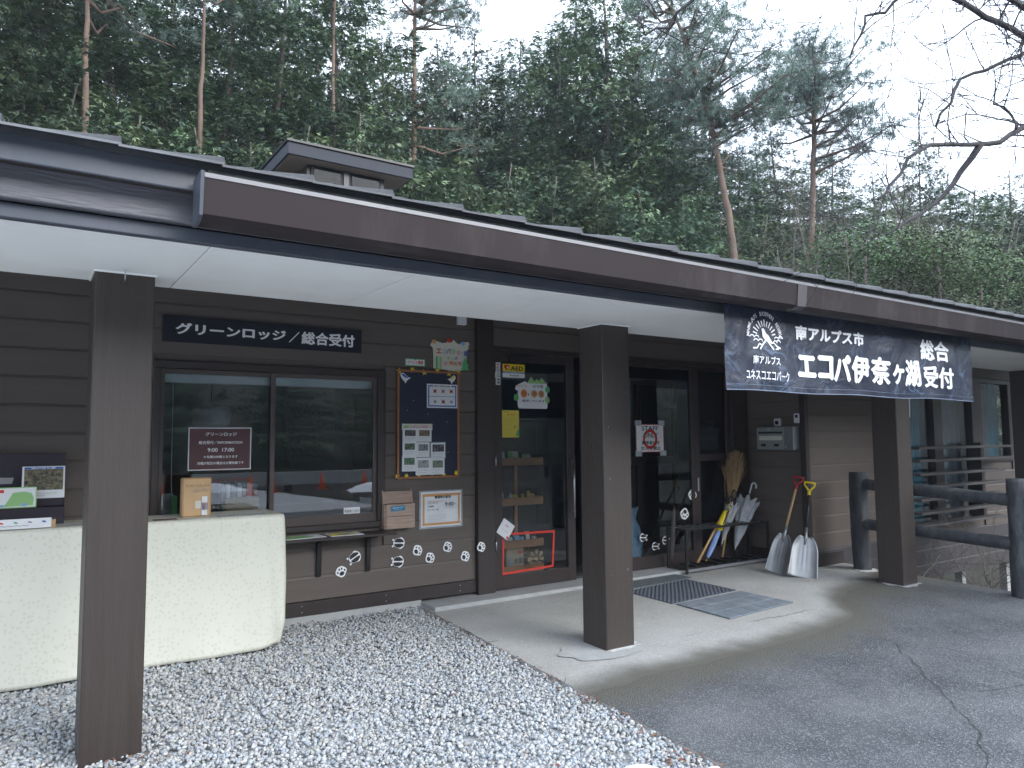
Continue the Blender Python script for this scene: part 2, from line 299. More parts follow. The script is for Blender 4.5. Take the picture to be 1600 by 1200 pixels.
# ------------------------------------------------------------------ mesh helpers
def link(name, me, m, parent=None, loc=(0, 0, 0)):
    o = bpy.data.objects.new(name, me); col.objects.link(o)
    if m is not None and not me.materials: me.materials.append(m)
    if parent is not None:
        o.parent = parent; o.location = loc
    else: o.location = loc
    return o
def wloc(p):
    v = Vector((0, 0, 0))
    while p is not None: v += Vector(p.location); p = p.parent
    return v
def tag(o, label=None, cat=None, group=None, kind=None):
    if label: o['label'] = label
    if cat: o['category'] = cat
    if group: o['group'] = group
    if kind: o['kind'] = kind
    return o
def empty(name, loc, label, cat, group=None):
    o = bpy.data.objects.new(name, None); col.objects.link(o); o.location = loc; o.empty_display_size = .1
    return tag(o, label, cat, group)
class MB:
    def __init__(s): s.v = []; s.f = []; s.sm = []
    def add(s, vs, fs, smooth=False):
        n = len(s.v); s.v += [Vector(v) for v in vs]; s.f += [tuple(i + n for i in f) for f in fs]; s.sm += [smooth] * len(fs); return s
    def box(s, x0, x1, y0, y1, z0, z1):
        if x0 > x1: x0, x1 = x1, x0
        if y0 > y1: y0, y1 = y1, y0
        if z0 > z1: z0, z1 = z1, z0
        return s.add([(x0, y0, z0), (x1, y0, z0), (x1, y1, z0), (x0, y1, z0), (x0, y0, z1), (x1, y0, z1), (x1, y1, z1), (x0, y1, z1)],
                     [(0, 3, 2, 1), (4, 5, 6, 7), (0, 1, 5, 4), (1, 2, 6, 5), (2, 3, 7, 6), (3, 0, 4, 7)])
    def obox(s, c, ax, ay, az, hx, hy, hz):
        c = Vector(c); vs = []
        for k in (-1, 1):
            for i, j in ((-1, -1), (1, -1), (1, 1), (-1, 1)): vs.append(c + ax * hx * i + ay * hy * j + az * hz * k)
        return s.add(vs, [(0, 3, 2, 1), (4, 5, 6, 7), (0, 1, 5, 4), (1, 2, 6, 5), (2, 3, 7, 6), (3, 0, 4, 7)])
    def tube(s, pts, rad, n=8, cap=True, smooth=True):
        pts = [Vector(p) for p in pts]
        if not hasattr(rad, '__len__'): rad = [rad] * len(pts)
        base = len(s.v); up = None
        for i, p in enumerate(pts):
            d = (pts[min(i + 1, len(pts) - 1)] - pts[max(i - 1, 0)]).normalized()
            if up is None:
                up = Vector((0, 0, 1)) if abs(d.z) < .9 else Vector((1, 0, 0))
            a = d.cross(up).normalized(); b_ = a.cross(d).normalized(); up = b_
            for k in range(n):
                t = 2 * math.pi * k / n; s.v.append(p + (a * math.cos(t) + b_ * math.sin(t)) * rad[i])
        for i in range(len(pts) - 1):
            for k in range(n):
                a0 = base + i * n + k; a1 = base + i * n + (k + 1) % n
                s.f.append((a0, a1, a1 + n, a0 + n)); s.sm.append(smooth)
        if cap:
            s.f.append(tuple(base + k for k in range(n))[::-1]); s.f.append(tuple(base + (len(pts) - 1) * n + k for k in range(n))); s.sm += [False, False]
        return s
    def extr(s, poly, d):
        """closed polygon (3d) extruded by vector d"""
        n = len(poly); poly = [Vector(p) for p in poly]; d = Vector(d)
        return s.add(poly + [p + d for p in poly], [tuple(range(n))[::-1], tuple(range(n, 2 * n))] + [(i, (i + 1) % n, (i + 1) % n + n, i + n) for i in range(n)])
    def build(s, name, m, parent=None, bevel=0, off=None):
        off = wloc(parent) if off is None else Vector(off)
        me = bpy.data.meshes.new(name); me.from_pydata([v - off for v in s.v], [], s.f)
        if any(s.sm): me.polygons.foreach_set('use_smooth', s.sm)
        bm = bmesh.new(); bm.from_mesh(me)
        bmesh.ops.recalc_face_normals(bm, faces=bm.faces)
        if bevel:
            bmesh.ops.bevel(bm, geom=[e for e in bm.edges if e.calc_length() > bevel * 2.2], offset=bevel, segments=1, affect='EDGES')
        bm.to_mesh(me); bm.free()
        return link(name, me, m, parent)
def box(name, m, parent, x0, x1, y0, y1, z0, z1, bevel=.003):
    return MB().box(x0, x1, y0, y1, z0, z1).build(name, m, parent, bevel)
def single(name, m, mb, label, cat, group=None, bevel=0):
    """top-level thing that is one mesh, origin at its base"""
    zmin = min(v.z for v in mb.v); c = sum(mb.v, Vector()) / len(mb.v); off = Vector((c.x, c.y, zmin))
    o = mb.build(name, m, None, bevel, off=off); o.location = off; return tag(o, label, cat, group)
def np_mesh(name, V, F, tint=None, smooth=False):
    """V (n,3), F (m,k) -> mesh, tint (n,3) colour attribute"""
    me = bpy.data.meshes.new(name); n, m_, k = len(V), len(F), F.shape[1]
    me.vertices.add(n); me.vertices.foreach_set('co', np.ascontiguousarray(V, dtype=np.float32).ravel())
    me.loops.add(m_ * k); me.loops.foreach_set('vertex_index', np.ascontiguousarray(F, dtype=np.int32).ravel())
    me.polygons.add(m_); me.polygons.foreach_set('loop_start', np.arange(0, m_ * k, k, dtype=np.int32))
    if smooth: me.polygons.foreach_set('use_smooth', np.ones(m_, dtype=bool))
    if tint is not None:
        a = me.color_attributes.new('tint', 'FLOAT_COLOR', 'POINT'); c = np.ones((n, 4), dtype=np.float32); c[:, :3] = tint; a.data.foreach_set('color', c.ravel())
    me.update(calc_edges=True); return me

# ------------------------------------------------------------------ lettering
_tcache = {}
def text_data(body, bold=.0, shear=0):
    """letters as flat faces (unit size); heavy weights are made of slightly shifted layers so that dense characters stay readable"""
    key = (body, bold, shear)
    if key in _tcache: return _tcache[key]
    cu = bpy.data.curves.new('t', 'FONT'); cu.body = body; cu.size = 1; cu.offset = min(bold, .006); cu.resolution_u = 3; cu.shear = shear; cu.align_x = 'CENTER'
    o = bpy.data.objects.new('t', cu); col.objects.link(o)
    dg = bpy.context.evaluated_depsgraph_get(); me = bpy.data.meshes.new_from_object(o.evaluated_get(dg), depsgraph=dg)
    V = np.array([v.co[:2] for v in me.vertices]) if len(me.vertices) else np.zeros((0, 2)); F = [tuple(p.vertices) for p in me.polygons]
    bpy.data.objects.remove(o); bpy.data.curves.remove(cu); bpy.data.meshes.remove(me)
    lay = np.zeros(len(V))
    if len(V) and bold > .012:
        b = bold * .62; n = len(V); Vs, Fs, Ls = [], [], []
        for k, (dx, dy) in enumerate(((0, 0), (b, 0), (-b, 0), (0, b * .75), (0, -b * .75))):
            Vs.append(V + np.array([dx, dy])); Fs += [tuple(i + k * n for i in f) for f in F]; Ls.append(np.full(n, k))
        V, F, lay = np.vstack(Vs), Fs, np.concatenate(Ls)
    if len(V):
        V = V - V.min(0); ext = V.max(0)
    else: ext = np.array([1, 1])
    _tcache[key] = (V, F, ext); _tlay[key] = lay; return _tcache[key]
_tlay = {}
class Sheet:
    """a flat printed thing standing in the world: corner o, axes u (right) and v (up), n towards the viewer; units metres"""
    def __init__(s, name, label, cat, o, u, v, w, h, m, th=.002, group=None, poly=None, bevel=0):
        s.o, s.u, s.v = Vector(o), Vector(u).normalized(), Vector(v).normalized(); s.n = s.u.cross(s.v).normalized(); s.w, s.h = w, h
        mb = MB(); pts = poly or [(0, 0), (w, 0), (w, h), (0, h)]
        mb.extr([s.P(a, b, 0) for a, b in pts], s.n * th)
        s.k = th + .0007
        c = s.P(w / 2, 0, 0)
        s.root = mb.build(name, m, None, bevel, off=c); s.root.location = c; tag(s.root, label, cat, group)
    def P(s, a, b, k): return s.o + s.u * a + s.v * b + s.n * k
    def part(s, name, m, pts, th=.0006, label=None):
        mb = MB(); mb.extr([s.P(a, b, s.k) for a, b in pts], s.n * th); s.k += th + .0004
        o = mb.build(name, m, s.root)
        if label: o['label'] = label
        return o
    def rect(s, name, m, x0, y0, x1, y1, th=.0006, label=None): return s.part(name, m, [(x0, y0), (x1, y0), (x1, y1), (x0, y1)], th, label)
    def border(s, name, m, x0, y0, x1, y1, t):
        mb = MB()
        for a, b, c, d in ((x0, y0, x1, y0 + t), (x0, y1 - t, x1, y1), (x0, y0 + t, x0 + t, y1 - t), (x1 - t, y0 + t, x1, y1 - t)):
            mb.extr([s.P(*p, s.k) for p in ((a, b), (c, b), (c, d), (a, d))], s.n * .0006)
        s.k += .001; return mb.build(name, m, s.root)
    def text(s, body, m, x0, y0, x1, y1, bold=.02, name='lettering', fn=None, rot=0, proportional=False):
        V, F, ext = text_data(body, bold)
        if not len(V): return None
        W, H = x1 - x0, y1 - y0
        if proportional:
            k = min(W / ext[0], H / ext[1]); X = V * k + np.array([x0 + (W - ext[0] * k) / 2, y0 + (H - ext[1] * k) / 2])
        else: X = V / ext * np.array([W, H]) + np.array([x0, y0])
        if rot:
            c = np.array([(x0 + x1) / 2, (y0 + y1) / 2]); a = R(rot); Mx = np.array([[math.cos(a), math.sin(a)], [-math.sin(a), math.cos(a)]]); X = (X - c) @ Mx + c
        lay = _tlay[(body, bold, 0)]
        mb = MB(); mb.v = [s.P(a, b, s.k + .00012 * l_) for (a, b), l_ in zip(X, lay)]; mb.f = list(F); mb.sm = [False] * len(F)
        s.k += .0010
        return mb.build(name, m, s.root)
def disc(cx, cy, rx, ry=None, n=18, a0=0, wob=0):
    ry = ry or rx
    return [(cx + rx * (1 + wob * math.sin(5 * t + a0)) * math.cos(t), cy + ry * (1 + wob * math.sin(5 * t + a0)) * math.sin(t)) for t in (2 * math.pi * i / n for i in range(n))]

# =================================================================== GROUND
YW, XR, YL = 6.129, 7.70, 5.30            # front wall face, return wall face, right hand wall face
def tag_s(o): o['kind'] = 'structure'; return o
def bound_y(x):
    """where concrete gives way to asphalt (world y for a world x)"""
    xs = [2.4, 3.0, 3.46, 4.0, 5.1, 5.8, 6.1, 6.5, 6.9, 7.5, 8.0, 8.6]; ys = [3.62, 3.60, 3.64, 3.60, 3.60, 3.68, 3.8, 4.15, 4.36, 4.42, 4.62, 4.9]
    return float(np.interp(x, xs, ys)) + .07 * mnoise.noise(Vector((x * 1.7, 3, 0))) + .03 * mnoise.noise(Vector((x * 6, 5, 0)))
def slab_x(y): return 3.07 - .055 * max(0, 6.0 - y) + .012 * mnoise.noise(Vector((0, y * 3, 0)))
def paving(name, x_fn0, x1, y_fn0, y_fn1, nx, ny, m, sign, top=0.0, skirt=False):
    V, F, E_ = [], [], []
    for j in range(ny + 1):
        for i in range(nx + 1):
            b = None
            tx, ty = i / nx, j / ny
            xg = 3.0 + (x1 - 3.0) * tx
            y = y_fn0(xg) + (y_fn1(xg) - y_fn0(xg)) * ty
            x0 = x_fn0(y); x = x0 + (x1 - x0) * tx
            y = y_fn0(x) + (y_fn1(x) - y_fn0(x)) * ty
            z = gz(y) + top + .004 * mnoise.noise(Vector((x * .9, y * .9, 1))) * min(1, ty * 8, (1 - ty) * 8)
            V.append((x, y, z))
            dist = abs(y - bound_y(x)); w = (.5 if sign > 0 else .75) + (max(0, x - 6.3) * .6 if sign < 0 else 0)
            E_.append(max(0, 1 - dist / w))
    for j in range(ny):
        for i in range(nx):
            a = j * (nx + 1) + i; F.append((a, a + 1, a + nx + 2, a + nx + 1))
    me = np_mesh(name, np.array(V), np.array(F)); at = me.attributes.new('edge', 'FLOAT', 'POINT'); at.data.foreach_set('value', np.array(E_, dtype=np.float32))
    return tag_s(link(name, me, m))
XE = 8.32
slab = paving('entrance_slab', slab_x, XE, lambda x: bound_y(x), lambda x: YW + .2, 70, 60, M_SLAB, 1)
asphalt = paving('asphalt', lambda y: slab_x(y) if y > 0 else slab_x(0) - (-y) * 1.2, XE, lambda x: -6.0, lambda x: bound_y(x), 70, 110, M_ASPH, -1)
# the car park behind the viewer (seen only in the glass)
me = np_mesh('car_park', np.array([(-40, -45, gz(-45)), (XE, -45, gz(-45)), (XE, -6, gz(-6)), (-40, -6, gz(-6))]), np.array([(0, 1, 2, 3)])); tag_s(link('car_park', me, M_PARK))
# slab edge skirt along the gravel
mb = MB()
ys = [1.0 + .25 * i for i in range(22)]
for a, b in zip(ys, ys[1:]):
    xa, xb = slab_x(a), slab_x(b)
    mb.add([(xa, a, gz(a)), (xb, b, gz(b)), (xb - .012, b, gz(b) - .1), (xa - .012, a, gz(a) - .1)], [(0, 1, 2, 3)])
o = mb.build('slab_edge', M_CONC); tag_s(o)
mb = MB().box(XE - .03, XE, -8, 6.3, -1.3, -.13); tag_s(mb.build('retaining_edge', M_CONC))
# door step strip
mb = MB().box(3.1, 7.66, 5.86, YW + .1, -.03, .028); tag_s(mb.build('door_step', M_CONC, None, .006))
# plinth
box_ = MB().box(-4, 3.1, YW - .005, YW + .2, -.3, .052); tag_s(box_.build('plinth', M_CONC, None, .004))
# gravel bed
V = [(-6, -6, gz(-6) - .03), (3.06, -6, gz(-6) - .03), (3.06, YW, gz(YW) - .03), (-6, YW, gz(YW) - .03)]
tag_s(link('gravel_bed', np_mesh('gravel_bed', np.array(V), np.array([(0, 1, 2, 3)])), M_GRAVB))
def stones(name, n, xf, size, m, seed, tints, zoff=-.02, flatn=.65):
    rs = np.random.RandomState(seed)
    t = (1 + 5 ** .5) / 2
    ico = np.array([(-1, t, 0), (1, t, 0), (-1, -t, 0), (1, -t, 0), (0, -1, t), (0, 1, t), (0, -1, -t), (0, 1, -t), (t, 0, -1), (t, 0, 1), (-t, 0, -1), (-t, 0, 1)]) / math.sqrt(1 + t * t)
    fi = np.array([(0, 11, 5), (0, 5, 1), (0, 1, 7), (0, 7, 10), (0, 10, 11), (1, 5, 9), (5, 11, 4), (11, 10, 2), (10, 7, 6), (7, 1, 8), (3, 9, 4), (3, 4, 2), (3, 2, 6), (3, 6, 8), (3, 8, 9), (4, 9, 5), (2, 4, 11), (6, 2, 10), (8, 6, 7), (9, 8, 1)])
    P = xf(rs, n); n = len(P)
    S = rs.uniform(*size, (n, 1, 1)) * rs.uniform(.65, 1.35, (n, 1, 3)); S[:, :, 2] *= flatn
    V = ico[None] * (1 + rs.uniform(-.28, .22, (n, 12, 1))) * S
    q = rs.normal(size=(n, 4)); q /= np.linalg.norm(q, axis=1)[:, None]; q[:, 1:3] *= .45; q /= np.linalg.norm(q, axis=1)[:, None]
    w, x, y, z = q.T
    Rm = np.stack([1 - 2 * (y * y + z * z), 2 * (x * y - z * w), 2 * (x * z + y * w), 2 * (x * y + z * w), 1 - 2 * (x * x + z * z), 2 * (y * z - x * w), 2 * (x * z - y * w), 2 * (y * z + x * w), 1 - 2 * (x * x + y * y)], 1).reshape(n, 3, 3)
    V = np.einsum('nij,nkj->nki', Rm, V) + P[:, None, :]
    T = np.array(tints)[rs.choice(len(tints), n)] * rs.uniform(.72, 1.2, (n, 1))
    return np_mesh(name, V.reshape(-1, 3), (fi[None] + 12 * np.arange(n)[:, None, None]).reshape(-1, 3), np.repeat(T, 12, axis=0))
def grav_xf(rs, n):
    x = rs.uniform(-1.6, 3.1, n); y = rs.uniform(2.1, 6.13, n)
    sx = 3.07 - .055 * np.maximum(0, 6.0 - y)
    spill = rs.uniform(0, 1, n) < .012
    k = (x < sx - .012) | (spill & (x < sx + .02))
    p1 = (x > .30) & (x < .56) & (y > 4.17) & (y < 4.42); k &= ~p1
    x, y = x[k], y[k]
    z = -SL * (6.129 - y) - .026 + rs.uniform(0, .022, len(x)) + .008 * np.sin(x * 5) * np.cos(y * 4) + .02 * np.exp(-((x - .4) ** 2 + (y - 4.1) ** 2) / .03)
    return np.stack([x, y, z], 1)
gme = stones('gravel', 62000, grav_xf, (.0078, .0158), M_STONE, 3, [(1, 1, 1), (.95, 1.0, 1.04), (1.1, 1.08, 1.06), (.9, .95, 1.02), (.82, .88, .96), (1.04, 1.04, .97), (1.15, 1.15, 1.15), (1.0, .94, .88)])
g = link('gravel', gme, M_STONE); g['kind'] = 'stuff'; g['label'] = 'pale grey crushed stone gravel'
# dead leaves, needles and twigs lying on the gravel and along the slab edge
rs = random.Random(5); mb = MB(); tcol = []
for i in range(620):
    if i < 260:
        y = rs.uniform(2.2, 5.9); x = slab_x(y) - abs(rs.gauss(0, .05)) - .01
    elif i < 330:
        x = rs.uniform(1.7, 3.0); y = YW - abs(rs.gauss(0, .08)) - .03
    elif i < 400:
        x = .42 + rs.gauss(0, .12); y = 4.08 + rs.gauss(0, .05)
    elif i < 500: x = rs.uniform(-1, 3); y = rs.uniform(2.3, 6)
    else:
        y = 2.75 - rs.random() * .6; x = slab_x(y) - abs(rs.gauss(0, .18)) - .01
    z = gz(y) + .006 + rs.random() * .01; a = rs.uniform(0, 6.28); l = rs.uniform(.006, .02); w = l * rs.uniform(.25, .7)
    dx, dy = math.cos(a), math.sin(a)
    mb.add([(x - dx * l, y - dy * l, z), (x - dy * w, y + dx * w, z + rs.random() * .008), (x + dx * l, y + dy * l, z + rs.random() * .006), (x + dy * w, y - dx * w, z + .002)], [(0, 1, 2, 3)])
    c = rs.choice([(1, 1, 1), (1.5, 1, .9), (.6, .55, .6), (1.6, 1.4, 1.1), (1.1, .6, .5)]); tcol += [c] * 4
for i in range(26):
    y = rs.uniform(2.2, 5.6); x = slab_x(y) - rs.uniform(0, .25); a = rs.uniform(0, 6.28); l = rs.uniform(.03, .09)
    n0 = len(mb.v); mb.tube([(x, y, gz(y) + .012), (x + math.cos(a) * l, y + math.sin(a) * l, gz(y) + .018)], .0016, 4); tcol += [(.6, .6, .6)] * (len(mb.v) - n0)
o = mb.build('leaf_litter', M_DEAD); a_ = o.data.color_attributes.new('tint', 'FLOAT_COLOR', 'POINT')
o['kind'] = 'stuff'; o['label'] = 'brown dead leaves and bark bits on the gravel'
a_.data.foreach_set('color', np.hstack([np.array(tcol, dtype=np.float32), np.ones((len(tcol), 1), dtype=np.float32)]).ravel())
# cracks in the asphalt and slab
def crack(pts, w, parent, name='crack', seed=1, m=None):
    rs = random.Random(seed); P = [atG(*p) for p in pts]; mb = MB(); Q = []
    for a, b in zip(P, P[1:]):
        n = max(2, int((b - a).length / .035))
        for i in range(n): Q.append(a.lerp(b, i / n))
    nrm = (P[-1] - P[0]).cross(Vector((0, 0, 1))).normalized(); k = len(Q)
    L_, R_ = [], []
    for i, q in enumerate(Q):
        j = mnoise.noise(q * 6) * .05 + rs.uniform(-.006, .006); ww = w * (.35 + .65 * rs.random()) * min(1, i / 4 + .1, (k - i) / 4)
        c = q + nrm * j; L_.append(c + nrm * ww); R_.append(c - nrm * ww)
    mb.v = [Vector((p.x, p.y, gz(p.y) + .0045)) for p in L_ + R_]
    mb.f = [(i, i + 1, k + i + 1, k + i) for i in range(k - 1)]; mb.sm = [False] * len(mb.f)
    return mb.build(name, m or M_INKC, parent)
M_INKC = mat('crack_dirt', (.03, .03, .028), .95, .4, 30, dirt=(.09, .10, .06), dscale=9, damt=.8)
crack([(1373, 992), (1400, 1010), (1430, 1040), (1480, 1085), (1510, 1125), (1530, 1165), (1555, 1215)], .0038, asphalt, seed=2)
crack([(1480, 1078), (1530, 1080), (1600, 1072), (1680, 1085)], .003, asphalt, seed=3)
crack([(1168, 973), (1205, 965), (1250, 957), (1275, 951)], .004, slab, seed=4)
crack([(1060, 998), (1085, 993), (1110, 988)], .0025, slab, seed=5)
# paler cement patch round the foot of the middle post, with a white lime rim
M_PATCH = mat('cement_patch', (.40, .41, .41), .85, .1, 12, .3, 60); M_LIME = mat('lime_bloom', (.62, .63, .62), .8, .2, 30, .3, 60)
def blob(name, m, parent, c, rx, ry, h, seed, n=40, amp=.18):
    mb = MB(); cz = gz(c[1]) + h; vs = [(c[0], c[1], cz)]
    for i in range(n):
        t = 2 * math.pi * i / n; k = 1 + amp * mnoise.noise(Vector((math.cos(t) * 2, math.sin(t) * 2, seed)))
        x, y = c[0] + rx * k * math.cos(t), c[1] + ry * k * math.sin(t); vs.append((x, y, gz(y) + h))
    mb.add(vs, [(0, i + 1, (i + 1) % n + 1) for i in range(n)]); return mb.build(name, m, parent)
blob('cement_patch', M_PATCH, slab, (3.62, 4.22), .36, .22, .006, 1)
blob('lime_bloom', M_LIME, slab, (3.74, 4.142), .15, .028, .009, 2, amp=.6)
blob('lime_bloom', M_LIME, slab, (3.89, 4.21), .05, .04, .0095, 5, amp=.6)
blob('cement_patch', M_PATCH, slab, (7.74, 4.24), .2, .16, .006, 9, amp=.4)
# low ground right of the fence, wide ground, wooded hillside behind
NX = 60
def terrain(name, x0, x1, y0, y1, nx, ny, fz, m):
    X, Y = np.meshgrid(np.linspace(x0, x1, nx + 1), np.linspace(y0, y1, ny + 1)); V = np.array([(x, y, fz(x, y)) for x, y in zip(X.ravel(), Y.ravel())])
    F = np.array([(j * (nx + 1) + i, j * (nx + 1) + i + 1, (j + 1) * (nx + 1) + i + 1, (j + 1) * (nx + 1) + i) for j in range(ny) for i in range(nx)])
    return tag_s(link(name, np_mesh(name, V, F, smooth=True), m))
def hill_z(x, y):
    return -1.2 + .12 * max(0, y - 13) * (1 - .35 * min(1, max(0, (x - 10) / 30))) + .35 * mnoise.noise(Vector((x * .12, y * .12, 0)))
terrain('ground', -400, 400, -400, 400, 8, 8, lambda x, y: -2.6, M_SOIL)
terrain('hillside', -45, 90, 12.5, 110, 60, 40, hill_z, M_SOIL)
terrain('lower_ground', XE, 30, -10, 12.6, 24, 24, lambda x, y: -1.25 + .1 * mnoise.noise(Vector((x, y, 0))) if x > XE + .3 else -1.2, M_SOIL)
terrain('bank', -160, 330, -46, -150, 30, 12, lambda x, y: -1.4 + .42 * (-y - 46), M_SOIL)  # unseen slope, stretched wide so the glass reflects less bright sky
terrain('added_side_bank', 70, 170, -46, 12, 12, 12, lambda x, y: -1.4 + .42 * max(0, x - 72), M_SOIL)  # unseen slope added to keep bright sky out of the side window reflections

# =================================================================== THE LODGE
lodge = empty('lodge_building', (3.5, YW, 0), 'low dark brown timber lodge with deep white soffit eaves and a small roof lantern', 'building')
LAP = .200
_mesh_cache = {}
def plank_run(parent, axis, face, a0, a1, z0, z1, holes=(), m=M_SIDING, m_low=None):
    """lapped boards on a wall; axis 'x': wall at y=face facing -y; axis 'y': wall at x=face facing -x"""
    z = z0
    while z < z1 - .02:
        zt = min(z + LAP, z1)
        segs = [(a0, a1)]
        for h0, h1, hz0, hz1 in holes:
            if hz0 < zt - .01 and hz1 > z + .01:
                ns = []
                for s0, s1 in segs:
                    if h0 > s0: ns.append((s0, min(s1, h0)))
                    if h1 < s1: ns.append((max(s0, h1), s1))
                segs = [s for s in ns if s[1] - s[0] > .02]
        for s0, s1 in segs:
            key = (axis, round(s1 - s0, 3), round(zt - z, 3), m_low is not None and z <= .1)
            me = _mesh_cache.get(key)
            d_ = zt - z; prof = [(.022, .001), (.003, .001), (0, .004), (0, d_ - .020), (.006, d_ - .006), (.0065, d_ - .001), (.022, d_ - .001)]
            L_ = s1 - s0 - .002
            if me is None:
                mb = MB()
                if axis == 'x': mb.extr([(0, p, q) for p, q in prof], (L_, 0, 0))
                else: mb.extr([(p, 0, q) for p, q in prof], (0, L_, 0))
                o = mb.build('plank', m if m_low is None or z > .1 else m_low, None, off=(0, 0, 0)); me = o.data; _mesh_cache[key] = me; bpy.data.objects.remove(o)
            o = bpy.data.objects.new('plank', me); col.objects.link(o); o.parent = parent
            off = wloc(parent); o.location = Vector((s0 + .001, face, z) if axis == 'x' else (face, s0 + .001, z)) - off
        z += LAP
    return
# front wall
wall = MB()
win = (.84, 2.73, .74, 2.12)        # window opening incl. casing
W0, W1 = -4.0, 3.675
wall.box(W0, win[0], YW + .022, YW + .12, .05, 3.0).box(win[1], W1 + .1, YW + .022, YW + .12, .05, 3.0).box(win[0], win[1], YW + .022, YW + .12, .05, win[2]).box(win[0], win[1], YW + .022, YW + .12, win[3], 3.0)
M_SIDLOW = mat('lower_siding_darkened', (.055, .050, .054), .6, .1, 5, .1, 60)  # siding colour darkened for the lower boards, to offset open-sky light
fw = wall.build('front_wall', M_SIDING, lodge)
plank_run(fw, 'x', YW, W0, W1, .17, 2.95, [(win[0] + .002, win[1] - .002, win[2], win[3])])
o = box('sill_board', M_TRIM, lodge, W0, W1, YW - .012, YW + .021, .052, .168)
mb = MB()
for x in (-1, .1, 1.2, 2.0, 2.75, 3.5):
    for z in (.085, .135): mb.tube([(x, YW - .012, z), (x, YW - .016, z)], .006, 6)
mb.build('nail_heads', M_STEEL, o)
# header wall over the entrance
mb = MB().box(3.87, XR, YW + .022, YW + .12, 2.40, 3.0); hw = mb.build('header_wall', M_SIDING, lodge)
plank_run(hw, 'x', YW, 3.87, XR - .02, 2.42, 2.95)
box('corner_post', M_TRIM, lodge, 3.68, 3.865, YW - .05, YW + .12, .0, 3.0)
# return wall and right hand wall
mb = MB().box(XR + .022, XR + .12, YL + .1, YW + .12, -.02, 3.0); rw = mb.build('return_wall', M_SIDING, lodge)
plank_run(rw, 'y', XR, YL + .06, YW - .05, .14, 2.95)
box('sill_board', M_TRIM, lodge, XR - .01, XR + .02, YL + .06, YW - .02, -.01, .138)
box('corner_trim', M_TRIM, lodge, XR - .022, XR + .05, YL - .022, YL + .055, -.02, 3.0)
LW0, LW1 = XR + .052, 14.5
bigw = (9.3, 12.06, .27, 2.36); smw = (12.06, 13.06, 1.10, 2.36)
mb = MB().box(LW0, bigw[0], YL + .022, YL + .12, -.43, 3.0).box(smw[1], LW1, YL + .022, YL + .12, -.43, 3.0).box(bigw[0], bigw[1], YL + .022, YL + .12, -.43, bigw[2]).box(smw[0], smw[1], YL + .022, YL + .12, -.43, smw[2]).box(bigw[0], smw[1], YL + .022, YL + .12, 2.36, 3.0)
lw = mb.build('side_wall', M_SIDING, lodge)
plank_run(lw, 'x', YL, LW0, LW1, -.43, 2.95, [(bigw[0] + .002, bigw[1] - .002, bigw[2], bigw[3]), (smw[0] - .002, smw[1] - .002, smw[2], smw[3])], m_low=M_SIDLOW)
box('sill_board', M_TRIM, lodge, XR + .03, 8.34, YL - .03, YL - .004, -.03, .12)
for x in (10.62, 11.95, 13.4): box('foundation_post', M_CONC, lodge, x - .055, x + .055, YL + .3, YL + .41, -1.3, -.432)
# ceiling of the porch recess, hidden back beam, roof slab
SOF = 2.359
box('porch_ceiling', M_TRIM, lodge, -4, 15, 4.47, 10.2, 3.0, 3.06, 0)
box('inner_beam', M_TRIM, lodge, -4, 11.04, 4.375, 4.452, SOF + .014, 3.0, 0)
YE = 3.392
XS0, XS1 = -3.35, 14.8
xs = [XS0] + [.681 + 1.0055 * i for i in range(-4, 15) if XS0 + .2 < .681 + 1.0055 * i < XS1 - .2] + [XS1]
for a, b in zip(xs, xs[1:]): box('soffit_panel', M_SOFFIT, lodge, a + .0022, b - .0022, YE + .004, 4.454, SOF, SOF + .012, .001)
# eaves boards
box('eaves_board', M_FASCIA, lodge, -4, 15, 3.345, YE + .002, SOF - .004, 2.415, .004).data
mb = MB(); n = 60
for i in range(n):
    a, b = -4 + 19 * i / n, -4 + 19 * (i + 1) / n
    mb.box(a, b, 3.295, 3.344, 2.417, 2.56)
o = MB().box(-4, 15, 3.295, 3.343, 2.417, 2.56).build('weathered_board', M_BEAM, lodge, .006)
box('fascia', M_FASCIA, lodge, -4, 15, 3.185, 3.2, 2.527, 2.645, .004)
box('fascia_soffit', M_TRIM, lodge, -4, 15, 3.203, 3.295, 2.545, 2.552, 0)
box('drip_strip', M_LIT_STRIP, lodge, .62, 15, 3.165, 3.182, 2.552, 2.628, .003)
# rain gutter with end cap, rim and joint sleeve
gx0, gx1 = .575, 15
M_GREYG = mat('gutter_sleeve', (.07, .062, .066), .6, .1, 5)
prof = [(3.075, 2.372), (3.035, 2.395), (3.022, 2.538), (3.03, 2.538), (3.043, 2.40), (3.08, 2.38), (3.15, 2.38), (3.15, 2.548), (3.158, 2.548), (3.158, 2.372)]
gut = MB().extr([(gx0, p, q) for p, q in prof], (gx1 - gx0, 0, 0)).build('gutter', M_GUTTER, lodge)
MB().extr([(gx0 + .001, p, q) for p, q in [(3.018, 2.5385), (3.018, 2.557), (3.036, 2.557), (3.036, 2.5385)]], (gx1 - gx0, 0, 0)).build('gutter_rim', M_RIM, gut)
MB().extr([(gx0 - .014, p, q) for p, q in [(3.08, 2.366), (3.03, 2.388), (3.012, 2.562), (3.162, 2.562), (3.162, 2.366)]], (.0135, 0, 0)).build('end_cap', M_FASCIA, gut)
for gx in (4.42, 9.2):
    MB().extr([(gx - .05, p, q) for p, q in [(3.08, 2.366), (3.028, 2.389), (3.0155, 2.536), (3.0205, 2.536), (3.033, 2.392), (3.082, 2.3705)]], (.1, 0, 0)).build('joint_sleeve', M_GREYG, gut)
for k in range(16): box('gutter_bracket', M_GUTTER, gut, .9 + k * .9, .925 + k * .9, 3.03, 3.16, 2.5385, 2.545, 0)
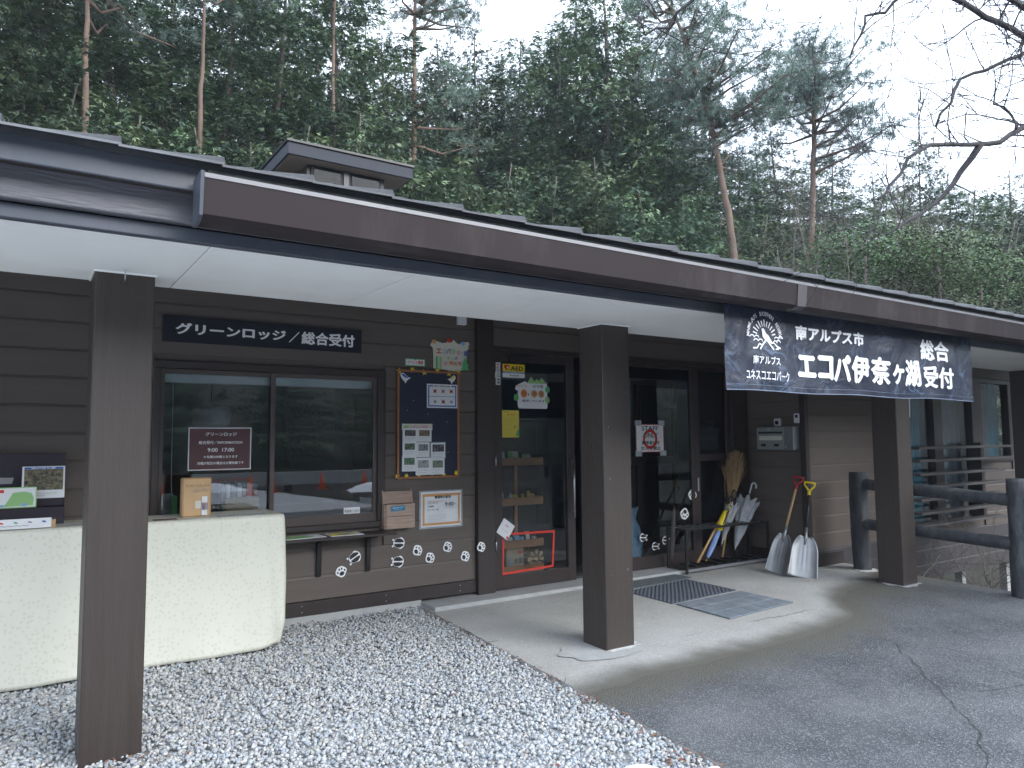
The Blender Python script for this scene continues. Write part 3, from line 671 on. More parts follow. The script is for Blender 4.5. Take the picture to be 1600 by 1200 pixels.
# roof: sloping deck, first two courses of tiles one by one
RS = .29
def rz(y): return 2.652 + RS * (y - 3.1)
MB().extr([(-4, 3.14, rz(3.14) - .02), (-4, 8.8, rz(8.8) - .02), (-4, 8.8, rz(8.8) - .12), (-4, 3.14, rz(3.14) - .05)], (19, 0, 0)).build('roof', M_TILE, lodge)
MB().extr([(-4, 8.81, rz(8.8) - .02), (-4, 14, rz(3.6) - .02), (-4, 14, rz(3.6) - .1), (-4, 8.81, rz(8.8) - .12)], (19, 0, 0)).build('roof', M_TILE, lodge)
TP = .3755
def tile_mesh(w, nose):
    """flat interlocking tile: front lip coloured pale as a sky highlight, dark curled side lap rising towards the right"""
    mb = MB(); n = 8; L_ = .34; k = n + 1; rows = [[], [], []]
    for i in range(n + 1):
        t = i / n; x = t * (w + .010); z0 = .006 * t
        rows[0].append((x, z0)); rows[1].append((x, z0 + .008)); rows[2].append((x, z0 + .010 + .028 * t ** 1.5))
    vs = []
    for r_, dy in zip(rows, (0, -.006, .012)): vs += [(x, dy, z) for x, z in r_]
    for r_ in rows: vs += [(x, L_, z + RS * L_) for x, z in r_]
    fs = []
    for i in range(n): fs += [(i, i + 1, k + i + 1, k + i), (k + i, k + i + 1, 2 * k + i + 1, 2 * k + i), (2 * k + i, 2 * k + i + 1, 5 * k + i + 1, 5 * k + i), (i, 3 * k + i, 3 * k + i + 1, i + 1)]
    fs += [(0, k, 2 * k, 5 * k, 3 * k), (n, 3 * k + n, 5 * k + n, 2 * k + n, k + n)]
    mb.add(vs, fs); o = mb.build('roof_tile', M_TILE, None, off=(0, 0, 0)); me = o.data
    me.materials.append(M_TILE_EDGE)
    for p in me.polygons:
        if all(v < 2 * k for v in p.vertices) and len(p.vertices) == 4: p.material_index = 1
    bpy.data.objects.remove(o); return me
tme = tile_mesh(TP, 1); tint_rs = random.Random(3)
for row, y in enumerate((3.085, 3.36, 3.64)):
    k0 = -11
    for k in range(k0, 38):
        x = .279 + TP * k + (0 if row % 2 == 0 else TP / 2)
        if x > 14.6: break
        o = bpy.data.objects.new('roof_tile', tme); col.objects.link(o); o.parent = lodge
        o.location = Vector((x, y, rz(y) - .030 + .004 * tint_rs.uniform(-1, 1))) - wloc(lodge); o.rotation_euler = (0, R(tint_rs.uniform(-.25, .25)), 0)
# posts
def post(x, base):
    p = MB().box(x, x + .272, 4.16, 4.432, base, SOF - .002).build('post', M_POST, lodge, .006)
    # pale sealant bead where the post meets the soffit
    mb = MB(); 
    for a, b, c, d in ((x - .008, x + .28, 4.150, 4.158), (x - .008, x - .002, 4.158, 4.44), (x + .274, x + .28, 4.158, 4.44)): mb.box(a, b, c, d, SOF - .009, SOF - .0005)
    mb.build('sealant_bead', M_SOFFIT, p); return p
p1 = post(.294, -.12); p2 = post(3.601, gz(4.2) - .005); p3 = post(7.62, gz(4.2) - .01)
rs = random.Random(11); mb = MB()
for i in range(6):                      # scraps of old tape and chipped paint on the middle post
    x = 3.601 + rs.choice([.035, .205]) + rs.uniform(-.012, .03); z = rs.choice([.28, .52, .55, .78, .95, 1.2, 1.55, 1.85]) + rs.uniform(-.03, .03); w = rs.uniform(.001, .006); h = rs.uniform(.002, .013)
    mb.box(x, x + w, 4.1585, 4.1598, z, z + h)
mb.build('tape_scraps', M_CONC, p2)
MB().tube([(.42, 4.157, 2.30), (.42, 4.10, 2.31), (.419, 4.08, 2.345), (.418, 4.09, 2.36)], .003, 6).build('hook', M_STEEL, p1)
mb = MB(); rs = random.Random(4)
MB().tube([(p.x, 4.158, p.z) for p in (Vector((7.885, 0, 1.93)), Vector((7.888, 0, 1.8)), Vector((7.882, 0, 1.7)))], .004, 5).build('tape_scraps', M_PLAST, p3)
# dark side wing at the far end
mb = MB().box(11.045, 11.16, 2.6, 4.47, -.6, 3.0); mb.build('wing_wall', M_TRIM, lodge, .004)
# small sensor box high on the wall
box('sensor_box', M_PLAST, lodge, 3.47, 3.56, YW - .05, YW - .001, 2.60, 2.74, .006)

# ---- office window
wd = MB().box(win[0], win[1], YW - .03, YW + .1, win[3] - .06, win[3]).box(win[0], win[1], YW - .03, YW + .1, win[2], win[2] + .05).box(win[0], win[0] + .05, YW - .03, YW + .1, win[2] + .05, win[3] - .06).box(win[1] - .07, win[1], YW - .03, YW + .1, win[2] + .05, win[3] - .06).build('window', M_TRIM, lodge, .004)
ix0, ix1, iz0, iz1 = win[0] + .05, win[1] - .07, win[2] + .05, win[3] - .06
M_SASH = mat('bronze_sash', (.085, .065, .06), .35, .06, 6, 0, spec=.5)
def sash(x0, x1, y, z0, z1, t=.035, bot=.075, parent=wd, glass=M_GLASS):
    MB().box(x0, x0 + t, y, y + .03, z0, z1).box(x1 - t, x1, y, y + .03, z0, z1).box(x0 + t, x1 - t, y, y + .03, z1 - t, z1).box(x0 + t, x1 - t, y, y + .03, z0, z0 + bot).build('sash', M_SASH, parent, .002)
    me = np_mesh('pane', np.array([(x0 + t, y + .014, z0 + bot), (x1 - t, y + .014, z0 + bot), (x1 - t, y + .014, z1 - t), (x0 + t, y + .014, z1 - t)]) - np.array(wloc(parent)), np.array([(0, 1, 2, 3)]))
    return link('pane', me, glass, parent)
xm = 1.745
sash(ix0, xm + .02, YW + .035, iz0, iz1); sash(xm - .02, ix1, YW + .002, iz0, iz1)
box('window_ledge', M_TRIM, lodge, .9, 2.735, YW - .27, YW - .031, .69, .712, .003)
for x in (2.135, 2.575):
    MB().extr([(x - .02, YW - .24, .689), (x - .02, YW - .002, .689), (x - .02, YW - .002, .37), (x - .02, YW - .02, .36), (x - .02, YW - .03, .40), (x - .02, YW - .04, .64)], (.04, 0, 0)).build('bracket', M_BLACK, lodge, .003)
# office behind the window
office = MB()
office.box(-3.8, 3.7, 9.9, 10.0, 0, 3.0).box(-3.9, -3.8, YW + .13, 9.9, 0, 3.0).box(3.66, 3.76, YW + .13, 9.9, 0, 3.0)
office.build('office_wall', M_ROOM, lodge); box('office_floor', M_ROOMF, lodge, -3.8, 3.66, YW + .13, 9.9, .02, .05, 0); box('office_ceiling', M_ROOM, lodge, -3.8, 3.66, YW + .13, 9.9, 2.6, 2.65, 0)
# blind rolled up at the head of the window
MB().box(ix0, ix1, YW + .11, YW + .15, iz1 - .10, iz1 - .015).build('rolled_blind', M_PLAST, lodge, .006)
MB().tube([(1.0, YW + .13, iz1 - .1), (1.005, YW + .13, 1.2), (1.02, YW + .13, .9)], .0025, 5).build('blind_cord', M_PLAST, lodge)
box('inner_sill', M_ROOM, lodge, .85, 2.72, YW + .125, YW + .32, .80, .83)

# ---- entrance glazing
def frame_leaf(name, x0, x1, z0, z1, y, tl, tr, tt, tb, extra=(), m=M_DOOR, glass=M_GLASSD, dep=.045, label=None):
    mb = MB().box(x0, x0 + tl, y, y + dep, z0, z1).box(x1 - tr, x1, y, y + dep, z0, z1).box(x0 + tl, x1 - tr, y, y + dep, z1 - tt, z1).box(x0 + tl, x1 - tr, y, y + dep, z0, z0 + tb)
    for a, b, c, d in extra: mb.box(a, b, y + .004, y + dep - .004, c, d)
    o = mb.build(name, m, lodge, .003)
    me = np_mesh('pane', np.array([(x0 + tl, y + dep / 2, z0 + tb), (x1 - tr, y + dep / 2, z0 + tb), (x1 - tr, y + dep / 2, z1 - tt), (x0 + tl, y + dep / 2, z1 - tt)]) - np.array(wloc(o)), np.array([(0, 1, 2, 3)]))
    link('pane', me, glass, o)
    if label: o['label'] = label
    return o
box('door_jamb', M_TRIM, lodge, 3.868, 3.895, YW - .02, YW + .1, .03, 2.40)
box('door_head', M_DOOR, lodge, 3.897, XR - .03, YW - .01, YW + .1, 2.365, 2.418)
door = frame_leaf('door', 3.898, 4.90, .035, 2.362, YW - .005, .085, .10, .085, .135)
def pull(parent, x, y0, ya, z0, z1):
    mb = MB().tube([(x, ya, z0), (x, ya, z1)], .011, 12)
    for z in (z0 + .06, z1 - .06): mb.tube([(x, ya, z), (x, y0, z)], .007, 8)
    mb.build('handle', M_STEEL, parent)
pull(door, 4.845, YW - .005, YW - .06, .68, 1.33)
for z in (.42, 1.24, 2.1): MB().tube([(3.893, YW - .03, z), (3.893, YW - .03, z + .11)], .009, 8).build('hinge', M_STEEL, door)
MB().box(4.06, 4.30, YW - .05, YW - .006, 2.27, 2.33).build('door_closer', M_BLACK, door, .005)
MB().tube([(4.2, YW - .04, 2.335), (4.45, YW - .09, 2.345), (4.62, YW - .02, 2.36)], .006, 6).build('closer_arm', M_BLACK, door)
side = frame_leaf('sidelight', 5.30, 6.74, .035, 2.362, YW + .01, .06, .05, .05, .14)
side2 = frame_leaf('sidelight', 6.76, 7.40, .035, 2.362, YW + .03, .10, .06, .05, .14, extra=[(6.86, 7.34, 1.22, 1.30)])
box('sidelight_jamb', M_DOOR, lodge, 7.402, XR - .012, YW - .02, YW + .1, .03, 2.36)
MB().box(6.80, 6.825, YW + .018, YW + .03, .86, 1.02).build('door_pull', M_STEEL, side2, .003)
box('threshold', M_STEEL, lodge, 4.905, 5.298, YW, YW + .06, .03, .045)
# hall behind the doors
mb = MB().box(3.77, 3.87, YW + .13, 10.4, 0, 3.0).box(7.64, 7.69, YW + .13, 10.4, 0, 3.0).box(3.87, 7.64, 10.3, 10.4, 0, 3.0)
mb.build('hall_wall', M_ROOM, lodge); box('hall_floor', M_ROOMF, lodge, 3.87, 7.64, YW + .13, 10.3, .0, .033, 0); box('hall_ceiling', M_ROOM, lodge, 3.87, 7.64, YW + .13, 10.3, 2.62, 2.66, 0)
# inner glazed screen with a middle rail
frame_leaf('inner_door', 6.15, 7.6, .04, 2.3, YW + 1.1, .08, .07, .08, .14, extra=[(6.23, 7.53, 1.15, 1.25), (6.84, 6.92, .18, 2.22)])

# ---- right hand windows with curtains
bw = MB().box(bigw[0], bigw[0] + .08, YL - .01, YL + .1, bigw[2], bigw[3]).box(bigw[0] + .08, smw[1], YL - .01, YL + .1, bigw[3] - .06, bigw[3]).box(bigw[0] + .08, 12.0, YL - .01, YL + .1, bigw[2], bigw[2] + .06)
bw.box(10.66, 10.89, YL - .008, YL + .1, bigw[2] + .06, bigw[3] - .06).box(11.78, 12.09, YL - .008, YL + .1, bigw[2], bigw[3] - .06).box(12.98, 13.06, YL - .01, YL + .1, smw[2], smw[3] - .06).box(12.09, 12.98, YL - .01, YL + .1, smw[2], smw[2] + .06)
bwo = bw.build('window', M_DOOR, lodge, .003)
for x0, x1, z0 in ((9.38, 10.66, .33), (10.89, 11.78, .33), (12.09, 12.98, 1.16)):
    me = np_mesh('pane', np.array([(x0, YL + .05, z0), (x1, YL + .05, z0), (x1, YL + .05, 2.30), (x0, YL + .05, 2.30)]) - np.array(wloc(bwo)), np.array([(0, 1, 2, 3)])); link('pane', me, M_GLASSD, bwo)
def curtain(x0, x1, y, z0, z1, m):
    n = int((x1 - x0) / .02); V = []
    for i in range(n + 1):
        x = x0 + (x1 - x0) * i / n; yy = y + .03 * math.sin(x * 42) + .012 * math.sin(x * 97)
        V += [(x, yy, z0), (x, yy, z1)]
    mb = MB().add(V, [(2 * i, 2 * i + 2, 2 * i + 3, 2 * i + 1) for i in range(n)], True); return mb.build('curtain', m, lodge)
curtain(9.35, 10.75, YL + .2, .2, 2.4, M_CURT); curtain(10.8, 11.9, YL + .22, .2, 2.4, M_CURTG); curtain(12.0, 12.7, YL + .22, 1.0, 2.4, M_CURTG); curtain(12.72, 13.1, YL + .2, 1.0, 2.4, M_CURT)
MB().box(9.0, 13.5, YL + .9, YL + .95, -.4, 3.0).build('inner_partition', M_DARK, lodge)
# sun-guard slats in front of the windows
M_SLATM = mat('slat_paint', (.075, .070, .070), .55, .1, 5)
zsl = [1.362, 1.195, 1.021, .855, .692, .52, .36]
for i, z in enumerate(zsl):
    box('slat', M_SLATM, lodge, 9.62, 12.52 if i < 2 else 11.97, YL - .33, YL - .18, z - .034, z, .004)
for x in (9.66, 11.6): box('slat_bracket', M_DOOR, lodge, x, x + .04, YL - .18, YL - .012, .30, 1.40, 0)

# ---- roof lantern (clerestory) above the ridge
M_LFAS = mat('lantern_fascia', (.035, .040, .052), .6, .1, 3, spec=.3)
ct = 4.62
lan = MB().box(2.238, 3.675, 7.5, 9.0, ct - .13, ct).build('lantern_roof', M_LFAS, lodge, .006)
MB().box(2.22, 3.693, 7.482, 9.02, ct + .001, ct + .03).build('roof_sheet', M_BLACK, lan, .004)
MB().box(2.262, 3.65, 7.524, 8.98, ct - .137, ct - .131).build('lantern_soffit', M_TAN, lan)
bodyo = MB().box(2.50, 3.40, 7.68, 8.9, 4.0, ct - .138).build('lantern_body', M_TRIM, lodge)
for x0, x1 in ((2.54, 2.90), (2.97, 3.35)):
    f = MB().box(x0, x1, 7.655, 7.678, 4.18, ct - .145).build('window', M_DARK, bodyo)
    box('pane', M_LGLASS, bodyo, x0 + .03, x1 - .03, 7.645, 7.653, 4.2, ct - .165, 0)
box('corner_trim', M_DOOR, bodyo, 2.905, 2.965, 7.645, 7.679, 4.1, ct - .14, 0)

# =================================================================== THINGS UNDER THE EAVES
UX, UZ = Vector((1, 0, 0)), Vector((0, 0, 1))
def wall_sheet(name, label, cat, px0, py0, px1, py1, m, Y=YW - .006, th=.003, group=None, rot=0, **kw):
    """flat thing on the front wall between two picture corners (top left, bottom right)"""
    a, b = atY(px0, py0, Y), atY(px1, py1, Y); w, h = b.x - a.x, a.z - b.z
    u = Vector((math.cos(R(rot)), 0, math.sin(R(rot)))); v = Vector((-math.sin(R(rot)), 0, math.cos(R(rot))))
    return Sheet(name, label, cat, (a.x, Y, b.z), u, v, w, h, m, th, group, **kw)

# lodge name sign
s = wall_sheet('name_sign', 'long dark navy sign reading グリーンロッジ／総合受付 above the office window', 'sign', 254.4, 491.8, 563.4, 552.2, M_SIGN, Y=YW - .02, th=.018)
s.k = .0195; W, H = s.w, s.h
s.text('グリーンロッジ', M_WHITE2, .055 * W, .30 * H, .585 * W, .75 * H, .06)
s.text('／', M_WHITE2, .60 * W, .26 * H, .655 * W, .72 * H, .03)
s.text('総合受付', M_WHITE2, .665 * W, .22 * H, .96 * W, .76 * H, .055)

# counter covered with a cloth
tbl = empty('cloth_covered_table', (.5, 5.8, gz(5.8)), 'long counter table draped to the gravel in a pale cream flowered cloth', 'table')
def cloth():
    x0, x1, y0, y1, zt = -2.2, 1.682, 5.552, 6.07, .955
    nu, nv = 190, 34; V, F = [], []
    # path round the table (front then right end), plus top
    def edge(s_):    # s along front from x0 to x1 then round the corner and back along the end
        L1 = x1 - x0 - .025; L2 = math.pi / 2 * .025; 
        if s_ < L1: return (x0 + s_, y0, 0, -1)
        if s_ < L1 + L2:
            t = (s_ - L1) / .025; return (x1 - .025 + .025 * math.sin(t), y0 + .025 - .025 * math.cos(t), math.sin(t), -math.cos(t))
        return (x1, y0 + .025 + (s_ - L1 - L2), 1, 0)
    Ltot = x1 - x0 - .025 + math.pi / 2 * .025 + .48
    for i in range(nu + 1):
        s_ = Ltot * i / nu; x, y, nx_, ny_ = edge(s_)
        for j in range(nv + 1):
            t = j / nv; z = zt - t * (zt - gz(y) - .006)
            w = t * (.014 * abs(math.sin(s_ * 3.3 + .4)) ** 3 + .010 * math.sin(s_ * 5.1 + 1.3) + .007 * math.sin(s_ * 11.7) + .012 * mnoise.noise(Vector((s_ * 1.3, t * 2, 0)))) + .004 * mnoise.noise(Vector((s_ * 3, t * 4, 4)))
            corner = math.exp(-((s_ - (x1 - x0)) / .12) ** 2)
            w += corner * (.008 * math.sin(t * 3.1)); w -= .016 * math.exp(-((s_ - (x1 - x0) + .16 - .1 * t) / .035) ** 2) * t
            if t > .82 and corner > .15: w -= corner * (t - .82) * .22; z += corner * (t - .82) * .10
            rnd = .006 * max(0, 1 - t * 30) ** 2
            V.append((x + nx_ * (w - rnd), y + ny_ * (w - rnd), z))
    for i in range(nu):
        for j in range(nv): a = i * (nv + 1) + j; F.append((a, a + 1, a + nv + 2, a + nv + 1))
    me = np_mesh('tablecloth', np.array(V) - np.array(wloc(tbl)), np.array(F), smooth=True); o = link('tablecloth', me, M_CLOTH, tbl)
    md = o.modifiers.new('thick', 'SOLIDIFY'); md.thickness = .002
    # top of the cloth
    MB().box(x0 + .01, x1 - .018, y0 + .016, y1, zt - .012, zt + .0005).build('tablecloth_top', M_CLOTH, tbl, .004)
    MB().box(x0 + .03, x1 - .05, y0 + .05, y1 - .02, zt - .05, zt - .014).build('table_top', M_WOOD, tbl)
cloth()

# brochure stand with cards at the left end of the table
TZ = .956
bs = empty('brochure_stand', (-.3, 5.85, TZ), 'dark stepped brochure stand on the left end of the cloth covered table', 'brochure stand')
M_STAND = mat('stand_board', (.022, .016, .028), .6, .1, 6)
def bsp(name, *a): return MB().box(*a).build(name, M_STAND, bs, .003)
bsp('backboard', -1.1, .285, 5.98, 6.0, TZ, 1.425)
bsp('step', -1.1, .28, 5.84, 5.978, TZ, TZ + .115); bsp('step', -1.1, .275, 5.91, 5.978, TZ + .117, TZ + .2)
s = Sheet('photo_card', 'framed photo card of a leafy forest floor on the right of the brochure stand', 'photo card', (.035, 5.904, TZ + .17), UX, Vector((0, .15, 1)), .245, .215, M_WHITE, .003)
M_FPH = mat('forest_photo', (.09, .085, .045), .5, 1.4, 38, dirt=(.30, .22, .13), dscale=30, damt=1)
s.rect('photo', M_FPH, .012, .055, .235, .195); s.rect('title_band', M_BLUE, .012, .196, .235, .209); s.text('森の落ち葉', M_WHITE2, .05, .198, .19, .207, .02); s.text('〜〜〜〜〜〜〜〜', M_GREY, .03, .03, .2, .035); s.text('〜〜〜〜', M_GREY, .05, .014, .13, .02)
s = Sheet('map_card', 'pale map card with a green area on the brochure stand', 'map card', (-.28, 5.836, TZ + .118), UX, Vector((0, .12, 1)), .40, .135, M_WHITE, .003)
s.border('edging', M_GREEN2, .0, .0, .4, .135, .006)
s.part('map_area', M_GREEN2, [(.22, .01), (.38, .015), (.385, .06), (.37, .095), (.33, .105), (.27, .1), (.25, .06)]); s.rect('title_band', M_REDTAPE, .02, .10, .22, .12)
s.part('lake', M_LBLUE, disc(.33, .02, .02, .01)); s.part('lake', M_LBLUE, disc(.21, .016, .018, .008))
s = Sheet('night_photo', 'dark landscape photo at the back of the brochure stand', 'photo card', (-.35, 5.972, TZ + .24), UX, UZ, .345, .12, M_DARK, .003)
s.part('ridge', M_GREY, [(.0, .03), (.33, .03), (.34, .07), (.2, .075), (.1, .085), (0, .08)])
s = Sheet('stamp_strip', 'white strip with small drawings along the front of the table top', 'notice', (-.5, 5.60, TZ + .004), UX, Vector((0, .25, 1)), .70, .062, M_WHITE, .003)
for i in range(9): s.part('drawing', [M_BLUE, M_REDTAPE, M_GREEN, M_GREY][i % 4], disc(.06 + .075 * i, .038, .012, .006, 7, wob=.3))
s.text('〜〜〜〜〜〜〜〜〜〜〜〜〜〜', M_GREY, .03, .014, .58, .022)
single('wooden_tray', M_MDF, MB().box(-.45, .225, 5.625, 5.70, TZ, TZ + .05), 'thin raw wooden tray behind the strip of small drawings', 'tray', bevel=.002)

# suggestion box
sb = empty('suggestion_box', (1.1, 5.8, TZ), 'pale wooden アンケートボックス suggestion box on the table in front of the office window', 'suggestion box')
x0, x1 = 1.0, 1.196
MB().box(x0, x1, 5.75, 5.85, TZ, 1.235).build('box_body', M_MDF, sb, .01)
sp = Sheet.__new__(Sheet); 
def subsheet(root, o, u, v): s = Sheet.__new__(Sheet); s.root = root; s.o, s.u, s.v = Vector(o), Vector(u), Vector(v); s.n = s.u.cross(s.v); s.k = .001; return s
s = subsheet(sb, (x0, 5.75, TZ), UX, UZ)
s.text('アンケートボックス', M_INK, .02, .212, .18, .232, .01); s.text('ご意見・ご感想を', M_GREY, .07, .19, .17, .199); s.text('お聞かせください', M_GREY, .07, .176, .17, .185)
s.rect('label', M_CREAMP, .085, .06, .125, .115); s.rect('pen_pocket', M_PLAST, .13, .01, .168, .145, .004)
for i, m in enumerate((M_BLUE, M_REDTAPE, M_GREEN, M_PURP)): s.rect('pen', m, .134 + .008 * i, .05, .139 + .008 * i, .10, .006)
# things lying on the table
for (a, b, c, d, m, lab) in ((.80, .95, 5.62, 5.70, M_MAROON, 'dark red leaflet lying on the table beside the post'), (1.22, 1.56, 5.60, 5.70, M_LAMIN, 'clear wrapped blue leaflet lying flat at the right end of the table'), (.30, .52, 5.62, 5.72, M_LAMIN, 'clear wrapped leaflet flat on the table left of the post')):
    single('leaflet', m, MB().box(a, b, c, d, TZ + .001, TZ + .004), lab, 'leaflet')

# notice inside the window
s = Sheet('window_notice', 'maroon opening hours notice headed グリーンロッジ taped inside the office window', 'notice', (atY(295, 735, YW + .03).x, YW + .03, atY(295, 733, YW + .03).z), UX, UZ, 0, 0, M_MAROON) if False else None
a, b = atY(294.5, 668, YW + .046), atY(391.5, 733, YW + .046)
s = Sheet('window_notice', 'maroon opening hours notice headed グリーンロッジ on the office window', 'notice', (a.x, YW + .044, b.z), UX, UZ, b.x - a.x, a.z - b.z, M_MAROON)
W, H = s.w, s.h; s.border('white_edging', M_WHITE, 0, 0, W, H, .008)
for t, y0, y1, xa, xb in (('グリーンロッジ', .80, .89, .26, .76), ('総合受付／INFORMATION', .61, .69, .16, .85), ('9:00  17:00', .43, .52, .3, .72), ('＊冬期は休館となります', .28, .345, .24, .78), ('月曜が祝日の場合は火曜休館です', .13, .20, .14, .88)): s.text(t, M_WHITE2, xa * W, y0 * H, xb * W, y1 * H, .02)

# things on the sill inside the office
yy = YW + .2
def sill_box(name, m, x0, x1, z0, z1, label, cat, y0=YW + .16, y1=YW + .26, group=None, bevel=.004): return single(name, m, MB().box(x0, x1, y0, y1, z0, z1), label, cat, group, bevel)
p = atY(350, 800, yy); pb = atY(404, 776, yy)
sill_box('card_box', M_CARD, p.x, pb.x, .832, pb.z, 'low brown cardboard box of papers behind the office window', 'box')
rs = random.Random(2)
for i, px in enumerate((346, 354, 362, 371, 379, 386, 393)):
    p = atY(px, 757, yy + .06); single('folder', M_WHITE if i % 2 else M_LAMIN, MB().extr([(p.x, yy + .06, .832), (p.x + .02, yy + .06, .832), (p.x + .03 + .004 * i, yy + .07, p.z), (p.x + .005, yy + .07, p.z + .01)], (0, .10, .01)), '%s upright paper folder from the left behind the card box in the office' % ['first', 'second', 'third', 'fourth', 'fifth', 'sixth', 'seventh'][i], 'folder', 'paper folders on the office sill')
for px, w, h, m, lab in ((247, .1, .26, M_LAMIN, 'pale blue file leaning at the left end of the office sill'), (262, .06, .24, M_GREEN, 'green file upright beside the pale blue one in the office')):
    p = atY(px, 790, yy + .05); single('file', m, MB().box(p.x, p.x + w, yy, yy + .12, .832, .832 + h), lab, 'file', None, .003)
p = atY(330, 652, 7.6)
mb = MB(); mb.tube([(p.x, 7.6, p.z - .12), (p.x, 7.6, p.z - .06), (p.x, 7.6, p.z + .04), (p.x, 7.6, p.z + .10)], [.10, .17, .19, .16], 20); o = single('round_basket', M_PLAST, mb, 'round white drum shaped lamp hanging in the dim office', 'lamp')
MB().tube([(p.x, 7.6, p.z + .09), (p.x, 7.6, 2.6)], .008, 6).build('cord', M_BLACK, o)
o.name = 'pendant_lamp'
p = atY(575, 640, 8.5); single('office_cabinet', M_TAN, MB().box(p.x - .3, p.x + .8, 8.2, 8.6, .05, 2.0), 'tall tan cabinet at the right of the office interior', 'cabinet')
single('office_desk', M_ROOMF, MB().box(1.9, 3.2, 7.0, 7.6, .70, .74).box(1.92, 1.97, 7.02, 7.58, .05, .70).box(3.13, 3.18, 7.02, 7.58, .05, .70), 'plain grey desk standing inside the office', 'desk')
a, b = atY(535, 793, YW + .04), atY(560, 803, YW + .04)
s = Sheet('small_notice', 'small white strip notice at the bottom of the right office pane', 'notice', (a.x, YW - .001 + .012, b.z), UX, UZ, b.x - a.x, a.z - b.z, M_WHITE); s.text('呼び鈴を押してください', M_INK, .01, s.h * .3, s.w - .01, s.h * .7)

# brochures on the ledge
for x0, x1, rt, lab, ms in ((1.80, 2.13, 4, 'green and white map leaflet lying on the window ledge', (M_WHITE, M_GREEN2, M_GREEN)), (2.16, 2.44, -3, 'yellow and blue leaflet lying on the right of the window ledge', (M_WHITE, M_YELP, M_BLUE))):
    u = Vector((math.cos(R(rt)), math.sin(R(rt)), 0)); v = Vector((-math.sin(R(rt)), math.cos(R(rt)), 0))
    s = Sheet('leaflet', lab, 'leaflet', (x0, YW - .24, .7135), u, v, x1 - x0, .19, ms[0], .004)
    s.part('printed_area', ms[1], [(.01, .01), (.2, .02), (.26, .08), (.2, .17), (.02, .16)]); s.part('printed_area', ms[2], disc(.12, .06, .05, .02)); s.part('printed_area', M_LBLUE, disc(.2, .12, .03, .02))

# ---- notice board with its papers
a, b = atY(620.5, 577, YW - .02), atY(717, 745, YW - .02)
nb = Sheet('notice_board', 'tall navy notice board in a thin brown wood frame between window and door', 'notice board', (a.x, YW - .012, b.z), UX, UZ, b.x - a.x, a.z - b.z, M_NAVY, .010)
W, H = nb.w, nb.h
mb = MB()
for (p0, q0, p1, q1) in ((0, 0, W, .018), (0, H - .018, W, H), (0, .018, .018, H - .018), (W - .018, .018, W, H - .018)): mb.extr([nb.P(*p, .0) for p in ((p0, q0), (p1, q0), (p1, q1), (p0, q1))], nb.n * .02)
mb.build('frame', M_BROWNF, nb.root)
rs = random.Random(9)
mb = MB()
for i in range(7):
    cx, cy = rs.uniform(.1, W - .08), rs.uniform(.5 * H, .75 * H) if i < 4 else rs.uniform(.1, .4) * H
    mb.extr([nb.P(x, y, .0108) for x, y in disc(cx + (.1 if i > 3 else 0), cy, .004, n=8)], nb.n * .003)
mb.build('pin', M_LBLUE, nb.root)
BY = YW - .0225 - .002
def board_px(name, label, cat, x0, y0, x1, y1, m, group=None, k=0, th=.0015, rot=0): return wall_sheet(name, label, cat, x0, y0, x1, y1, m, Y=BY - k, th=th, group=group, rot=rot)
s = board_px('rules_poster', 'white rules poster with two rows of small pictograms at the top of the notice board', 'poster', 667, 599.5, 714.5, 638, M_WHITE)
W, H = s.w, s.h; s.border('blue_edging', M_BLUE, .012, .012, W - .012, H - .012, .012); s.rect('rule_line', M_BLUE, .02, H * .47, W - .02, H * .49)
s.rect('title_ground', M_WHITE, W * .2, H - .03, W * .78, H - .008); s.text('園内ご利用の注意', M_INK, W * .24, H - .028, W * .74, H - .012, .03)
for i in range(3):
    for j in range(2):
        cx, cy = W * (.25 + .26 * i), H * (.7 - .44 * j)
        s.part('pictogram', M_GREY if (i + j) % 2 else M_INK, disc(cx, cy, .016, .014, 10, wob=.35))
        if not (i == 0 and j == 1) and not (i == 2 and j == 1):
            s.part('cross_stroke', M_REDTAPE, [(cx - .024, cy - .02), (cx - .019, cy - .022), (cx + .024, cy + .02), (cx + .019, cy + .022)]); s.part('cross_stroke', M_REDTAPE, [(cx - .024, cy + .02), (cx - .019, cy + .022), (cx + .024, cy - .02), (cx + .019, cy - .022)])
# animal photo cards
def photo_mat(i, a, b_): return mat('animal_photo_%d' % i, a, .5, .9, 35 + 4 * i, dirt=b_, dscale=26 + 5 * i, damt=1)
PH = [photo_mat(0, (.07, .06, .07), (.3, .25, .2)), photo_mat(1, (.2, .15, .09), (.07, .06, .05)), photo_mat(2, (.05, .08, .05), (.4, .45, .4)), photo_mat(3, (.16, .2, .2), (.5, .5, .5)), photo_mat(4, (.04, .04, .05), (.5, .5, .5)), photo_mat(5, (.06, .15, .08), (.3, .4, .35)), photo_mat(6, (.35, .38, .36), (.12, .2, .12)), photo_mat(7, (.2, .24, .18), (.05, .07, .05))]
s = board_px('title_card', 'pale handwritten title card with a green leaf across the top of the photo cards', 'paper', 628, 662, 675.5, 672, M_CREAMP, k=.001); s.part('leaf', M_GREEN2, disc(.04, s.h * .5, .025, .015)); s.text('いきもの図鑑', M_PINK, .075, s.h * .25, s.w * .85, s.h * .75, .02)
